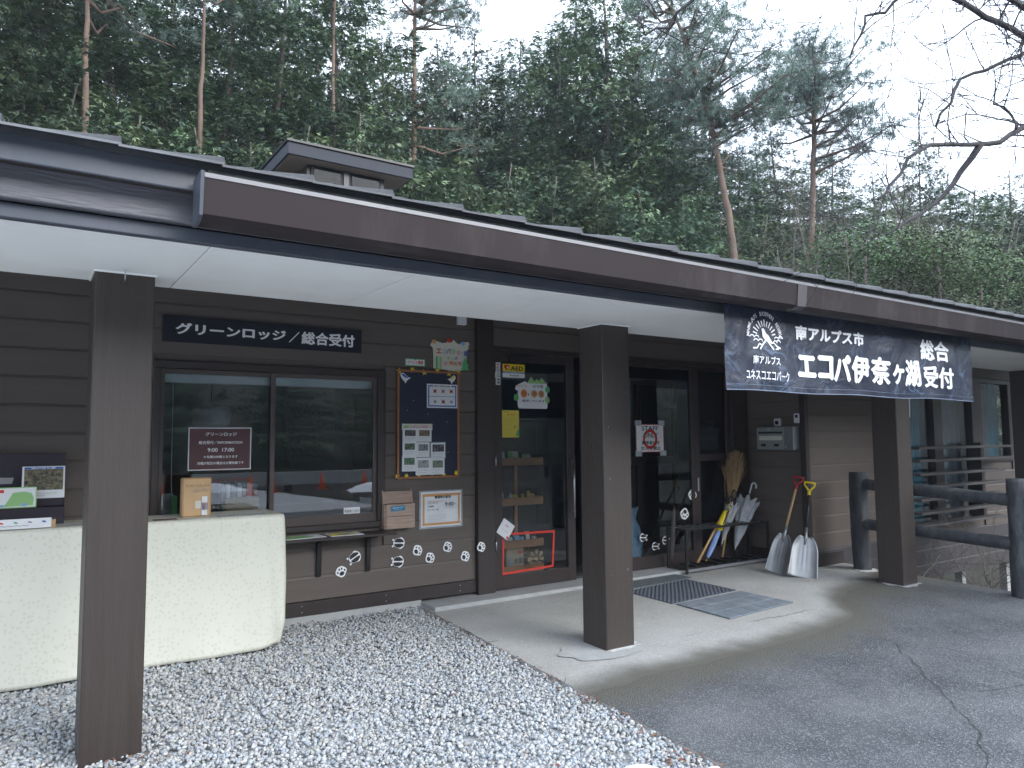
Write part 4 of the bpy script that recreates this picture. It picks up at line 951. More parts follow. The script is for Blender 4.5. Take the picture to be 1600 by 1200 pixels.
cards = [((629, 669, 652, 690), 'dark bird photo card, top left of the photo cards'), ((651, 669, 674, 690), 'brown animal photo card, top right under the title card'), ((629, 690, 650.5, 712), 'black and green animal photo card, middle left of the photo cards'), ((650.5, 691, 671, 714), 'pale blue grey photo card in the centre of the photo cards'),
         ((672, 691, 696.5, 716.5), 'black and white animal photo card that stands out to the right'), ((628, 712, 650, 736), 'green woodland photo card, bottom left of the photo cards'), ((649.5, 715.5, 672.5, 742), 'pale snowy photo card, bottom middle of the photo cards'), ((672.5, 716, 694.5, 741), 'grey green thicket photo card, bottom right of the photo cards')]
for i, (c, lab) in enumerate(cards):
    s = board_px('photo_card', lab, 'photo card', *c, M_WHITE if i not in (4,) else M_LAMIN, 'animal photo cards on the notice board', k=.0035 + .0035 * (i % 4), rot=[0, -.5, .4, 0, .6, -.8, .5, 0][i])
    if i == 4: s.rect('paper', M_WHITE, .008, .008, s.w - .008, s.h - .008)
    s.rect('photo', PH[i], s.w * .15, s.h * .42, s.w * .88, s.h * .86)
    s.text('やまのいきもの', M_GREY, s.w * .15, s.h * .26, s.w * .8, s.h * .31); s.text('〜〜〜〜〜〜', M_GREY, s.w * .15, s.h * .12, s.w * .7, s.h * .15)
# yellow paper flowers along the frame
def star(cx, cy, r, n=6, rot=0): return [(cx + (r if i % 2 == 0 else r * .45) * math.cos(rot + math.pi * i / n), cy + (r if i % 2 == 0 else r * .45) * math.sin(rot + math.pi * i / n)) for i in range(2 * n)]
top = [(625, 579.5), (645.5, 577.5), (664, 581.5), (685, 579), (703, 583.5), (717.5, 581.5)]; botm = [(622, 744), (636.5, 744), (656.5, 743), (676.5, 740), (695.5, 742), (714.5, 739)]
for row, pts in (('top', top), ('bottom', botm)):
    for i, (px, py) in enumerate(pts):
        c = atY(px, py, BY - .02); r_ = rs.uniform(.028, .034) if row == 'top' else rs.uniform(.023, .03)
        end = 'left end' if i == 0 else 'right end' if i == 5 else ['second', 'third', 'fourth', 'fifth'][i - 1] + ' from the left'
        Sheet('paper_flower', 'yellow paper flower on the %s edge of the notice board frame, %s' % (row, end), 'paper flower', (c.x - r_, BY - .001, c.z - r_), UX, UZ, 2 * r_, 2 * r_, M_YEL, .003, 'yellow paper flowers on the notice board frame', poly=star(r_, r_, r_, 5 + i % 2, rs.uniform(0, 2)))
def bird(label, px, py, w, back, flip=1):
    a = atY(px, py, BY); P_ = [(0, .75), (.12, .95), (.3, .98), (.55, .72), (.78, .55), (1.0, .48), (.8, .36), (.6, .16), (.5, -.1), (.38, .12), (.2, .3), (.06, .55)]
    f = (lambda x: x * w) if flip > 0 else (lambda x: w - x * w)
    s = Sheet('bird_cutout', label, 'paper bird', (a.x, BY - .001, a.z - w * .85), UX, UZ, w, w * .85, M_WHITE, .002, 'paper birds on the notice board', poly=[(f(x), y * w * .85) for x, y in P_][::flip])
    s.part('wing', back, [(f(x), y * w * .85) for x, y in [(.1, .86), (.3, .9), (.55, .66), (.78, .52), (.7, .46), (.45, .5), (.2, .66)]][::flip]); s.part('eye', M_INK, [(f(x), y * w * .85) for x, y in disc(.12, .78, .02, .03, 8)][::flip])
bird('blue and white paper bird in the top left corner of the notice board', 625.5, 582, .105, M_BLUE)
bird('yellow and white paper bird in the top right corner of the notice board', 699, 586, .09, M_YELP, -1)

# handwritten plaques above the board
s = wall_sheet('event_label', 'small white イベント情報 label with a green edge above the notice board', 'label', 633, 559.5, 664, 573, M_WHITE, th=.003)
s.border('green_edging', M_GREEN, 0, 0, s.w, s.h, .008); s.text('イベント情報', M_REDTAPE, .02, s.h * .25, s.w - .02, s.h * .75, .03); s.part('pin', M_TEAL, disc(s.w / 2, s.h - .008, .008))
a, b = atY(672, 527, YW - .01), atY(732, 579, YW - .01); W, H = b.x - a.x, a.z - b.z
outl = [(.08, .02), (.3, 0), (.45, -.03), (.62, -.05), (.85, 0), (.93, .05), (.95, .62), (1.0, .74), (.98, .9), (.9, .93), (.84, .84), (.8, .88), (.72, .84), (.66, .9), (.6, .98), (.55, .88), (.46, .93), (.4, .86), (.3, .84), (.16, .9), (.06, .88), (0, .76), (.07, .66), (.08, .4)]
s = Sheet('handmade_plaque', 'hand cut cream plaque with coloured letters エコパ伊奈ヶ湖からのお知らせ', 'sign', (a.x, YW - .010, b.z), UX, UZ, W, H, M_CREAMP, .004, poly=[(x * W, y * H) for x, y in outl])
for t, m, x0, y0, x1, y1 in (('エ', M_REDTAPE, .15, .5, .29, .66), ('コ', M_LBLUE, .30, .5, .40, .64), ('パ', M_INK, .42, .52, .53, .68), ('伊', M_GREEN2, .54, .48, .65, .68), ('奈', M_PINK, .67, .48, .78, .64), ('ヶ', M_PURP, .79, .5, .84, .58), ('湖', M_BLUE, .85, .46, .95, .64),
                             ('か', M_GREEN, .42, .32, .50, .42), ('ら', M_GREEN2, .53, .30, .60, .40), ('の', M_PURP, .62, .31, .70, .43), ('お', M_PINK, .33, .12, .44, .26), ('知', M_ORANGE, .47, .14, .59, .27), ('ら', M_BROWNF, .61, .13, .68, .25), ('せ', M_REDTAPE, .70, .14, .79, .27)):
    s.text(t, m, x0 * W, y0 * H, x1 * W, y1 * H, .04)
s.part('tree_drawing', M_GREEN, [(x * W, y * H) for x, y in [(.78, 0), (1.0, 0), (.97, .06), (.94, .1), (.98, .14), (.93, .24), (.90, .36), (.885, .4), (.87, .36), (.83, .24), (.8, .12), (.82, .1), (.78, .05)]])
for x in (.12, .22): s.part('reed_drawing', M_GREEN if x < .2 else M_GREEN2, [(x * W, -.02 * H), ((x + .05) * W, -.02 * H), ((x + .05) * W, .36 * H), ((x + .02) * W, .42 * H), (x * W, .36 * H)])
for cx, m in ((.07, M_TAN2), (.46, M_REDTAPE), (.82, M_LBLUE), (.93, M_CREAMP)): s.part('flower_drawing', m, [(x * W, y * H) for x, y in disc(cx, .86 if cx != .46 else .93, .06, .07, 10, wob=.2)])

# wooden leaflet box on the wall
rb = empty('leaflet_box', (2.85, YW, .78), 'small rustic wooden box with a blue label on the wall right of the window', 'box')
a, b = atY(601, 769, YW - .1), atY(648.5, 824, YW - .1); x0, x1, z0, z1 = a.x + .005, b.x, b.z + .0, a.z + .0
for i in range(3):
    z = z0 + i * (z1 - z0) / 3; yo = [.1, .1, .062][i]
    MB().extr([(x0 + .012, YW - yo - .0, z + .002), (x1 - .002, YW - yo, z + .002), (x1 - .002 - (.012 if i == 2 else 0), YW - yo + (.03 if i == 2 else 0), z + (z1 - z0) / 3 - .002), (x0 + .012 - (.006 if i == 2 else 0), YW - yo + (.03 if i == 2 else 0), z + (z1 - z0) / 3 - .002)], (0, .014, 0)).build('plank', M_BOX, rb)
for x in (x0, x1 - .012): MB().extr([(x, YW - .086, z0), (x, YW - .002, z0), (x, YW - .002, z1 + .01), (x, YW - .03, z1 + .01), (x, YW - .06, z0 + (z1 - z0) * .66), (x, YW - .086, z0 + (z1 - z0) * .62)], (.012, 0, 0)).build('side_panel', M_BOX, rb)
s = subsheet(rb, (x0 + .055, YW - .1015, z0 + (z1 - z0) * .47), Vector((.999, 0, .035)), UZ); s.rect('label_plate', M_TEAL, 0, 0, .135, .045, .002)
s.k = .0035; s.text('ご自由にお取りください', M_WHITE2, .012, .024, .12, .034); s.text('パンフレット', M_WHITE2, .03, .008, .1, .016)

# laminated notice 9:00
s = wall_sheet('hours_notice', 'laminated white notice 整理券の配布 9:00 with tan tape edges beside the wooden box', 'notice', 655, 767.5, 722.5, 822, M_LAMIN, th=.002)
W, H = s.w, s.h; s.rect('paper', M_WHITE, .018, .016, W - .018, H - .012)
for r_ in ((.03, H - .055, W - .022, H - .03), (.03, .03, W - .022, .052), (.034, .052, .052, H - .055), (W - .05, .052, W - .032, H - .055)): s.rect('tape_border', M_TAN2, *r_)
s.text('整理券の配布', M_INK, W * .34, H * .78, W * .72, H * .86, .03); s.text('9:00', M_INK, W * .58, H * .57, W * .78, H * .68, .01); s.text('〜', M_INK, W * .79, H * .6, W * .84, H * .63)
for t, y in (('フリーサイト', .64), ('AC電源', .56), ('オートキャンプ場', .47)): s.text(t, M_INK, W * .18, y * H, W * (.42 if y != .56 else .32), (y + .05) * H, .01)
for y in (.72, .35, .31, .27, .23, .19): s.text('〜〜〜〜〜〜〜〜〜〜', M_GREY, W * .18, y * H, W * (.6 if y < .7 else .72), (y + .012) * H)
s.rect('rule_line', M_REDTAPE, W * .17, H * .705, W * .54, H * .71); s.rect('rule_line', M_REDTAPE, W * .56, H * .53, W * .84, H * .535)

# ---- animal track stickers
def paw(label, P, u, v, n, size, rot, group, outline=M_WHITE2):
    c = Vector(P) ; a = R(rot); U = Vector(u) * math.cos(a) + Vector(v) * math.sin(a); Vv = -Vector(u) * math.sin(a) + Vector(v) * math.cos(a)
    o = c - U * size / 2 - Vv * size / 2
    big = [(.5 + .52 * math.cos(t) * (1 + .10 * math.cos(4 * t)), .5 + .52 * math.sin(t) * (1 + .06 * math.sin(3 * t))) for t in [2 * math.pi * i / 22 for i in range(22)]]
    s = Sheet('paw_print_sticker', label, 'sticker', o, U, Vv, size, size, outline, .001, group, poly=[(x * size, y * size) for x, y in big])
    s.part('pad', M_INK, [(x * size, y * size) for x, y in disc(.5, .30, .24, .19, 12)])
    for cx, cy in ((.16, .52), (.38, .74), (.62, .74), (.84, .52)): s.part('toe', M_INK, [(x * size, y * size) for x, y in disc(cx, cy, .075, .11, 8)])
def hoof(label, P, u, v, size, rot, group, outline=M_WHITE2):
    c = Vector(P); a = R(rot); U = Vector(u) * math.cos(a) + Vector(v) * math.sin(a); Vv = -Vector(u) * math.sin(a) + Vector(v) * math.cos(a); o = c - U * size / 2 - Vv * size / 2
    big = [(.5 + (.40 + (.10 if t > 0 else 0)) * math.cos(t), .52 + .5 * math.sin(t)) for t in [-math.pi + 2 * math.pi * i / 22 for i in range(22)]]
    s = Sheet('hoof_print_sticker', label, 'sticker', o, U, Vv, size, size, outline, .001, group, poly=[(x * size, y * size) for x, y in big])
    s.part('toe', M_INK, [(x * size, y * size) for x, y in [(.44, .12), (.46, .6), (.42, .92), (.28, .9), (.13, .6), (.16, .3), (.28, .14)]][::-1]); s.part('toe', M_INK, [(x * size, y * size) for x, y in [(.56, .12), (.54, .6), (.58, .92), (.72, .9), (.87, .6), (.84, .3), (.72, .14)]])
    for cx in (.25, .75): s.part('dew_claw', outline, [(x * size, y * size) for x, y in disc(cx, -.02, .09, .09, 8)])
GW = 'animal track stickers on the siding'
V0 = UZ
for (px, py, r_, lab) in ((533, 893, 20, 'paw print sticker low on the siding between the two ledge brackets'), (652.5, 860, -60, 'paw print sticker left of the group, just right of the hoof prints'), (672, 871.5, -60, 'lower paw print sticker below the 9:00 notice'), (699.5, 854.5, -65, 'upper paw print sticker below the right edge of the 9:00 notice'), (727, 869, -65, 'lower paw print sticker nearest the corner post'),):
    paw(lab, atY(px, py, YW - .008), UX, V0, None, .092, r_, GW)
paw('paw print sticker alone on the dark corner post', atY(752, 854.5, YW - .052), UX, V0, None, .088, -70, GW)
for (px, py, r_, lab) in ((554, 871, -60, 'hoof print sticker between the ledge brackets'), (623, 848.5, -95, 'upper hoof print sticker just below the ledge end'), (621.5, 877.5, -95, 'lower hoof print sticker below the ledge end')):
    hoof(lab, atY(px, py, YW - .008), UX, V0, .112, r_, GW)
GD = 'animal track stickers on the entrance glass'
for (px, py, r_, lab) in ((1082, 773, 170, 'upper paw print sticker on the sidelight glass'), (1069.5, 803, 165, 'lower paw print sticker on the sidelight glass above the rack')):
    paw(lab, atY(px, py, YW + .030), UX, V0, None, .13, r_, GD)
for (px, py, r_, lab) in ((1040, 844.5, 80, 'hoof print sticker on the glass behind the rack end'), (1005, 840, 85, 'left hoof print sticker on the glass near the plastic bag'), (1024, 853.5, 85, 'lower hoof print sticker on the glass left of the rack')):
    hoof(lab, atY(px, py, YW + .030), UX, V0, .10, r_, GD)

# ---- things on the glass door
DY = YW + .015
def door_sheet(*a, **k): return wall_sheet(*a, Y=DY, **k)
s = wall_sheet('camera_sticker', 'narrow upright white sticker 防犯カメラ録画 on the door frame', 'sticker', 774.5, 566, 781.8, 601.5, M_WHITE, Y=YW - .0055, th=.001)
for i, ch in enumerate('防犯カメラ録画'):
    s.text(ch, M_REDTAPE if i < 2 else M_INK, s.w * .2, s.h * (.86 - .135 * i), s.w * .8, s.h * (.96 - .135 * i), .03)
s = door_sheet('aed_sticker', 'yellow AED sticker with a red heart at the top of the door glass', 'sticker', 785.2, 568, 819.8, 591, M_WHITE, th=.001)
W, H = s.w, s.h; s.rect('yellow_field', M_YEL, 0, H * .44, W, H); s.rect('blue_band', M_BLUE, 0, H * .32, W, H * .43)
s.part('heart', M_REDTAPE, [(x * W, y * H) for x, y in [(.18, .5), (.28, .68), (.3, .84), (.24, .94), (.17, .9), (.1, .95), (.05, .86), (.07, .7)]])
s.part('flash', M_WHITE2, [(x * W, y * H) for x, y in [(.2, .55), (.26, .75), (.22, .75), (.26, .9), (.16, .7), (.2, .7)]])
s.text('AED', M_INK, W * .35, H * .52, W * .92, H * .85, .04); s.text('自動体外式除細動器  設置施設', M_WHITE2, W * .05, H * .345, W * .93, H * .40); s.text('甲府消防本部', M_INK, W * .3, H * .1, W * .7, H * .2, .02)
a, b = atY(803.5, 588, DY), atY(858, 639, DY); W, H = b.x - a.x, a.z - b.z
s = Sheet('firewood_poster', 'handmade white poster with green paper mountains and leaves selling 薪・木炭 on the door glass', 'poster', (a.x, DY, b.z), UX, UZ, W, H, M_WHITE, .002, poly=[(x * W, y * H) for x, y in [(.12, 0), (.92, 0), (.95, .05), (.94, .85), (.9, .8), (.35, .82), (.3, .86), (.05, .72), (.02, .6), (.1, .55), (.09, .1)]])
s.part('mountain', M_GREEN2, [(x * W, y * H) for x, y in [(.36, .8), (.92, .8), (.78, 1.0), (.70, .88), (.64, .95), (.57, .87), (.47, 1.02)]])
for cx, cy, m in ((.95, .62, M_GREEN), (.94, .28, M_GREEN2), (.04, .34, M_GREEN)): s.part('leaf', m, [(x * W, y * H) for x, y in disc(cx, cy, .07, .11, 10)])
s.text('キャンプに', M_TAN2, .05 * W, .66 * H, .36 * W, .76 * H, .03); s.text('お手軽', M_INK, .52 * W, .66 * H, .82 * W, .76 * H, .01)
s.part('orange_spot', M_ORANGE, [(x * W, y * H) for x, y in disc(.26, .47, .09, .13)]); s.part('tan_spot', M_TAN2, [(x * W, y * H) for x, y in disc(.55, .47, .09, .12)]); s.part('tan_spot', M_TAN2, [(x * W, y * H) for x, y in disc(.75, .47, .09, .12)])
for t, x in (('薪', .20), ('・', .36), ('木', .5), ('炭', .7)): s.text(t, M_BROWNF, x * W, .4 * H, (x + (.11 if t != '・' else .04)) * W, (.54 if t != '・' else .48) * H, .03)
s.text('販売しています', M_INK, .2 * W, .2 * H, .84 * W, .28 * H, .02)
s = door_sheet('yellow_notice', 'yellow handwritten paper at the left of the door glass', 'notice', 784.5, 641, 811, 683.5, M_YELP, th=.001)
W, H = s.w, s.h; s.text('お知らせ', M_INK, W * .08, H * .92, W * .4, H * .96); s.text('伊奈ヶ湖だより', M_REDTAPE, W * .28, H * .82, W * .8, H * .88, .02)
for i in range(7): s.text('〜〜〜〜〜〜〜〜〜〜', M_GREY, W * .06, H * (.66 - .095 * i), W * (.93 if i < 2 else .62), H * (.675 - .095 * i))
s.part('tree_drawing', M_GREEN, [(x * W, y * H) for x, y in [(.76, .05), (.97, .05), (.96, .22), (.9, .32), (.82, .2)]]); s.text('松', M_INK, W * .66, H * .32, W * .76, H * .46, .02)
c = atY(789.5, 830.5, YW - .02)
s = Sheet('price_tag', 'tilted white paper tag with a small red mark hanging on the door frame', 'tag', (c.x - .10, YW - .012, c.z - .0), Vector((math.cos(R(-35)), 0, math.sin(R(-35)))), Vector((math.sin(R(35)), 0, math.cos(R(35)))), .155, .16, M_WHITE, .002)
s.text('鈴鳴', M_PINK, .05, .10, .09, .125); s.part('red_mark', M_REDTAPE, disc(.14, .02, .018, .012, 7, wob=.3)); s.text('〜〜〜', M_GREY, .03, .06, .12, .066)
# red tape rectangle on the glass
a, b = atY(784.5, 833, DY), atY(866, 901, DY)
mb = MB(); A = [atY(*p, DY) for p in ((785.5, 897), (863.5, 884), (865.5, 830), (786.5, 835))]
mbt = []
def tape(p, q, w=.011):
    d = (q - p).normalized(); n_ = Vector((-d.z, 0, d.x)) * w; return [p - n_ - d * w, q - n_ + d * w, q + n_ + d * w, p + n_ - d * w]
rt = empty('red_tape_square', (A[0].x, DY, A[0].z), 'square outline of red tape on the door glass round the charcoal box', 'tape')
for i in range(4): MB().extr(tape(A[i], A[(i + 1) % 4]), (0, -.001 - .0004 * i, 0)).build('tape_strip', M_REDTAPE, rt)
# display shelves inside
sh = empty('display_shelf', (4.3, 6.6, .033), 'reddish wooden display shelves stocked with small goods behind the glass door', 'shelf')
levels = [(atY(790, 722, 6.55).z, 'upper'), (atY(790, 784, 6.55).z, 'middle'), (atY(790, 850, 6.55).z, 'lower'), (.14, 'bottom')]
sx0, sx1 = 4.12, atY(843, 720, 6.5).x
for i, (z, _n) in enumerate(levels):
    MB().box(sx0, sx1, 6.45, 6.80, z - .03, z - .012).box(sx0, sx1, 6.435, 6.449, z - .035, z + .045).box(sx1 - .014, sx1, 6.45, 6.8, z - .03, z + .05).build('shelf_tray', M_SHELF, sh, .002)
for x in (sx0 + .01, sx1 - .14): MB().box(x, x + .04, 6.78, 6.82, .035, levels[0][0] + .05).build('upright', M_SHELF, sh, .002)
rs = random.Random(8); names = ['small packet', 'jar', 'bottle', 'folded cloth']
goods = []
for li, (z, ln) in enumerate(levels[:3]):
    x = sx0 + .04; k = 0
    while x < sx1 - .07:
        t = rs.choice(['packet', 'jar', 'bottle', 'packet']) if li < 2 else 'packet'; w = rs.uniform(.05, .09); h = rs.uniform(.07, .15) if li == 0 else rs.uniform(.05, .11)
        m, cn = rs.choice([(M_LBLUE, 'pale blue'), (M_WHITE, 'white'), (M_YELP, 'yellow'), (M_CREAMP, 'cream'), (M_TEAL, 'teal'), (M_TAN2, 'tan'), (M_GREEN2, 'pale green')]); y = 6.5 + rs.uniform(0, .06)
        mb = MB()
        if t == 'packet': mb.extr([(x, y, z), (x + w, y, z), (x + w * .95, y + .02, z + h), (x + w * .05, y + .02, z + h)], (0, .03, 0))
        else: r_ = w * .36; mb.tube([(x + w / 2, y + .03, z + q * h) for q in (0, .62, .72, .8, 1)], [r_, r_, r_ * .8, r_ * .42, r_ * .42] if t == 'bottle' else [r_, r_, r_, r_ * .9, r_ * .9], 10)
        goods.append((t, cn, ln, mb, m)); x += w + rs.uniform(.005, .02); k += 1
from collections import Counter
cnt = Counter((g_[0], g_[1], g_[2]) for g_ in goods)
ordn = ['first', 'second', 'third', 'fourth', 'fifth', 'sixth', 'seventh', 'eighth', 'ninth']
pos = Counter()
for t, cn, ln, mb, m in goods:
    i = pos[ln]; pos[ln] += 1
    single(t, m, mb, '%s %s on the %s shelf inside the door, %s from the left' % (cn, t, ln, ordn[min(i, 8)]), t, 'goods on the display shelves', .002)
a, b = atY(788.5, 857.5, 6.5), atY(816, 889, 6.5)
cb = empty('charcoal_box', (a.x, 6.5, .14), 'cardboard box printed 木炭 in the red tape square behind the door glass', 'box')
MB().box(a.x, b.x, 6.47, 6.72, levels[3][0], a.z).build('carton', M_CARD, cb, .005)
s = subsheet(cb, (a.x, 6.47, levels[3][0]), UX, UZ); W, H = b.x - a.x, a.z - levels[3][0]
s.text('木炭', M_INK, W * .42, H * .25, W * .95, H * .55, .04); s.rect('red_label', M_REDTAPE, W * .66, H * .72, W * .9, H * .85); s.text('バーベキュー', M_INK, W * .3, H * .75, W * .62, H * .82, .02); s.rect('leaf_print', M_GREY, W * .06, H * .2, W * .32, H * .6)
c = atY(834.5, 872.5, 6.5)
fb = empty('firewood_bundle', (c.x, 6.6, c.z - .13), 'round bundle of split firewood beside the charcoal box', 'firewood')
rs = random.Random(3)
for i in range(9):
    ang = 2 * math.pi * i / 8; rr = .068 if i < 8 else 0; cx, cz = c.x + rr * math.cos(ang), c.z + rr * math.sin(ang); q = rs.uniform(.028, .04)
    tri = [(cx + q * 1.25 * math.cos(ang + math.pi), 6.46 + rs.uniform(0, .02), cz + q * 1.25 * math.sin(ang + math.pi)), (cx + q * math.cos(ang - .9), 6.46, cz + q * math.sin(ang - .9)), (cx + q * 1.1 * math.cos(ang), 6.46, cz + q * 1.1 * math.sin(ang)), (cx + q * math.cos(ang + .9), 6.46, cz + q * math.sin(ang + .9))]
    y_ = 6.46 + rs.uniform(-.015, .015); MB().extr([(p[0], y_, p[2]) for p in tri], (0, .32, 0)).build('split_log', M_FIREW, fb, .003)
MB().tube([(c.x + .118 * math.cos(t), 6.55, c.z + .118 * math.sin(t)) for t in [2 * math.pi * i / 24 for i in range(25)]], .004, 5).build('binding', M_BROWNF, fb)
# dark vending shelf further inside, seen through the door
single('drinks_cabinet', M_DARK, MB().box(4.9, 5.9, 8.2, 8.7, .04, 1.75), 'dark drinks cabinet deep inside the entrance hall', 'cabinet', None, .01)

# staff only notice on the sidelight
a, b = atY(993, 663, YW + .03), atY(1037, 706, YW + .03); W, H = b.x - a.x, a.z - b.z
s = Sheet('staff_notice', 'white STAFF ONLY notice with a red ring taped to the sidelight glass', 'notice', (a.x, YW + .028, b.z), UX, UZ, W, H, M_WHITE, .0015)
s.border('red_edging', M_REDTAPE, 0, 0, W, H, .006)
ring = MB(); cx, cy = W / 2, H * .47
n = 32
r1, r0 = min(W, H) * .36, min(W, H) * .25
vs = [s.P(cx + r * math.cos(2 * math.pi * i / n), cy + r * math.sin(2 * math.pi * i / n), s.k) for r in (r0, r1) for i in range(n)]
ring.add(vs, [(i, (i + 1) % n, n + (i + 1) % n, n + i) for i in range(n)]).build('red_ring', M_REDTAPE, s.root); s.k += .0006
s.text('STAFF', M_INK, W * .2, H * .78, W * .8, H * .94, .015); s.text('ONLY', M_INK, W * .26, H * .52, W * .78, H * .70, .015); s.text('関係者以外', M_INK, W * .2, H * .27, W * .84, H * .41, .03); s.text('立入り禁止', M_INK, W * .15, H * .07, W * .88, H * .21, .03)
for (x, y) in ((-.02, H - .015), (W - .09, H - .015), (-.02, -.045), (W - .07, -.045)): s.rect('clear_tape', M_LAMIN, x, y, x + .1, y + .06)
# blue hand truck and plastic bag behind the glass
ht = empty('hand_truck', (5.75, 6.6, .04), 'blue tube frame hand truck behind the sidelight glass', 'hand truck')
MB().tube([(5.62, 6.6, .1), (5.62, 6.62, .98), (5.66, 6.62, 1.04), (5.98, 6.62, 1.04), (6.02, 6.62, .98), (6.02, 6.6, .1)], .014, 8).build('frame', M_BLUE, ht)
MB().box(5.60, 6.04, 6.40, 6.62, .06, .08).build('toe_plate', M_BLUE, ht)
for x in (5.58, 6.06): MB().tube([(x - .02, 6.68, .12), (x + .02, 6.68, .12)], .085, 16).build('wheel', M_BLACK, ht)
mb = MB(); vs, fs = [], []; n = 24
prof = [(0, .17), (.08, .21), (.25, .22), (.42, .20), (.52, .15), (.60, .17), (.66, .19)]
for z, r_ in prof:
    for i in range(n):
        t = 2 * math.pi * i / n; k = r_ * (1 + .09 * mnoise.noise(Vector((math.cos(t) * 2.5, math.sin(t) * 2.5, z * 5)))); vs.append((5.80 + k * math.cos(t), 6.36 + .75 * k * math.sin(t), .05 + z + .03 * mnoise.noise(Vector((math.cos(t) * 3, math.sin(t) * 3, 9))) * (z > .5)))
for j in range(len(prof) - 1):
    for i in range(n): fs.append((j * n + i, j * n + (i + 1) % n, (j + 1) * n + (i + 1) % n, (j + 1) * n + i))
mb.add(vs, fs, True); single('plastic_bag', M_BAG, mb, 'crumpled pale blue plastic rubbish bag standing behind the sidelight glass', 'bag')

# ---- umbrella rack
rk = empty('umbrella_rack', (6.9, 5.95, gz(5.9)), 'low black metal umbrella rack with a grid top against the sidelight', 'umbrella rack')
rx0, rx1, ry0, ry1, rz0, rz1 = 6.2, 7.61, 5.80, 6.08, .032, .49
for x in (rx0, rx1):
    for y in (ry0, ry1): box('leg', M_BLACK, rk, x - .013, x + .013, y - .013, y + .013, (gz(y) if y < 5.86 else .03), rz1 - .024)
for y in (ry0, ry1): box('rail', M_BLACK, rk, rx0 - .015, rx1 + .015, y - .013, y + .013, rz1 - .023, rz1)
for x in (rx0, rx1): box('end_rail', M_BLACK, rk, x - .013, x + .013, ry0 + .014, ry1 - .014, rz1 - .022, rz1 - .001)
for k in (1, 2): y = ry0 + (ry1 - ry0) * k / 3; box('grid_bar', M_GRID, rk, rx0 + .014, rx1 - .014, y - .005, y + .005, rz1 - .014, rz1 - .003, 0)
for k in range(1, 12): x = rx0 + (rx1 - rx0) * k / 12; box('grid_bar', M_GRID, rk, x - .005, x + .005, ry0 + .014, ry1 - .014, rz1 - .002, rz1 + .006, 0)
box('drip_tray', M_BLACK, rk, rx0 - .01, rx1 + .01, ry0 + .015, ry1 - .015, .045, .052, 0); box('tray_edge', mat('grey_edge', (.2, .2, .22), .5), rk, rx0 + .014, rx1 - .014, ry0 - .012, ry0 + .0, .012, .045)
for k in range(1, 8): x = rx0 + (rx1 - rx0) * k / 8; box('tray_bar', M_BLACK, rk, x - .012, x + .012, ry0 + .02, ry1 - .02, .053, .07, 0)
def hook_path(base, ax, side, r_, L_):
    """J handle: straight then half circle"""
    P = [base, base + ax * L_]
    c = base + ax * L_ + side * r_
    for i in range(1, 9):
        t = math.pi * i / 8; P.append(c - side * r_ * math.cos(t) + ax * r_ * math.sin(t))
    P.append(P[-1] - ax * r_ * .5); return P
def umbrella(label, tip, top, m_can, m_handle, wide, flare=1.0, side=Vector((1, -.3, 0)), shaft=M_STEEL, group='umbrellas standing in the rack', canopy_top=.72, hr=.035, pleats=8, rmax=None):
    """closed umbrella standing on its tip; canopy edge (loose ribs) near the handle"""
    tip, top = Vector(tip), Vector(top); ax = (top - tip).normalized(); L_ = (top - tip).length
    u = ax.cross(Vector((0, 1, 0))).normalized(); v = ax.cross(u).normalized()
    r = empty('umbrella', tip, label, 'umbrella', group)
    MB().tube([tip, tip + ax * (L_ * .86)], .005, 8).build('shaft', shaft, r)
    MB().tube([tip, tip + ax * .05], [.004, .006], 8).build('ferrule', M_BLACK if m_can != M_CLEAR else M_PLAST, r)
    sd = (side - ax * side.dot(ax)).normalized()
    MB().tube(hook_path(tip + ax * L_ * .82, ax, sd, hr, L_ * .13), .010, 10).build('handle', m_handle, r)
    mb = MB(); n = pleats * 4; rows = 16; vs, fs = [], []
    for j in range(rows + 1):
        t = j / rows; h = .05 + t * (L_ * canopy_top - .05); base = wide * (.10 + .90 * t ** .8) if flare > 0 else wide * (.35 + .65 * math.sin(t * math.pi) ** .6 * (1 - .3 * t))
        for i in range(n):
            a = 2 * math.pi * i / n; pl = 1 + (.20 * t if flare > 0 else .16) * math.cos(pleats * a + 2.2 * t) + .12 * mnoise.noise(Vector((math.cos(a) * 2, math.sin(a) * 2, t * 5)))
            hh = h + (flare * .028 * t ** 3 * math.cos(pleats * a + 2.2))
            vs.append(tip + ax * hh + (u * math.cos(a + .9 * t) + v * math.sin(a + .9 * t)) * base * pl)
    for j in range(rows):
        for i in range(n): fs.append((j * n + i, j * n + (i + 1) % n, (j + 1) * n + (i + 1) % n, (j + 1) * n + i))
    mb.add(vs, fs, True).build('canopy', m_can, r)
    if m_can == M_CLEAR:
        mb = MB()
        for i in range(pleats):
            a = 2 * math.pi * i / pleats; e = tip + ax * (L_ * canopy_top + .02) + (u * math.cos(a + .9) + v * math.sin(a + .9)) * wide * 1.25; mb.tube([tip + ax * .08, tip + ax * L_ * .45 + (e - tip - ax * L_ * canopy_top) * .35, e], .0016, 4)
        mb.build('ribs', M_STEEL, r)
    else: MB().tube([tip + ax * L_ * .5 + (u * math.cos(t) + v * math.sin(t)) * wide * .95 for t in [2 * math.pi * i / 16 for i in range(17)]], .006, 5).build('strap', m_can, r)
    return r
M_UBLK = mat('black_umbrella', (.022, .022, .026), .6, .2, 12); M_UBLU = mat('blue_umbrella', (.22, .33, .62), .55, .15, 10); M_UGRY = mat('grey_umbrella', (.075, .065, .065), .65, .2, 12)
UP = lambda px, py, Y: tuple(atY(px, py, Y))
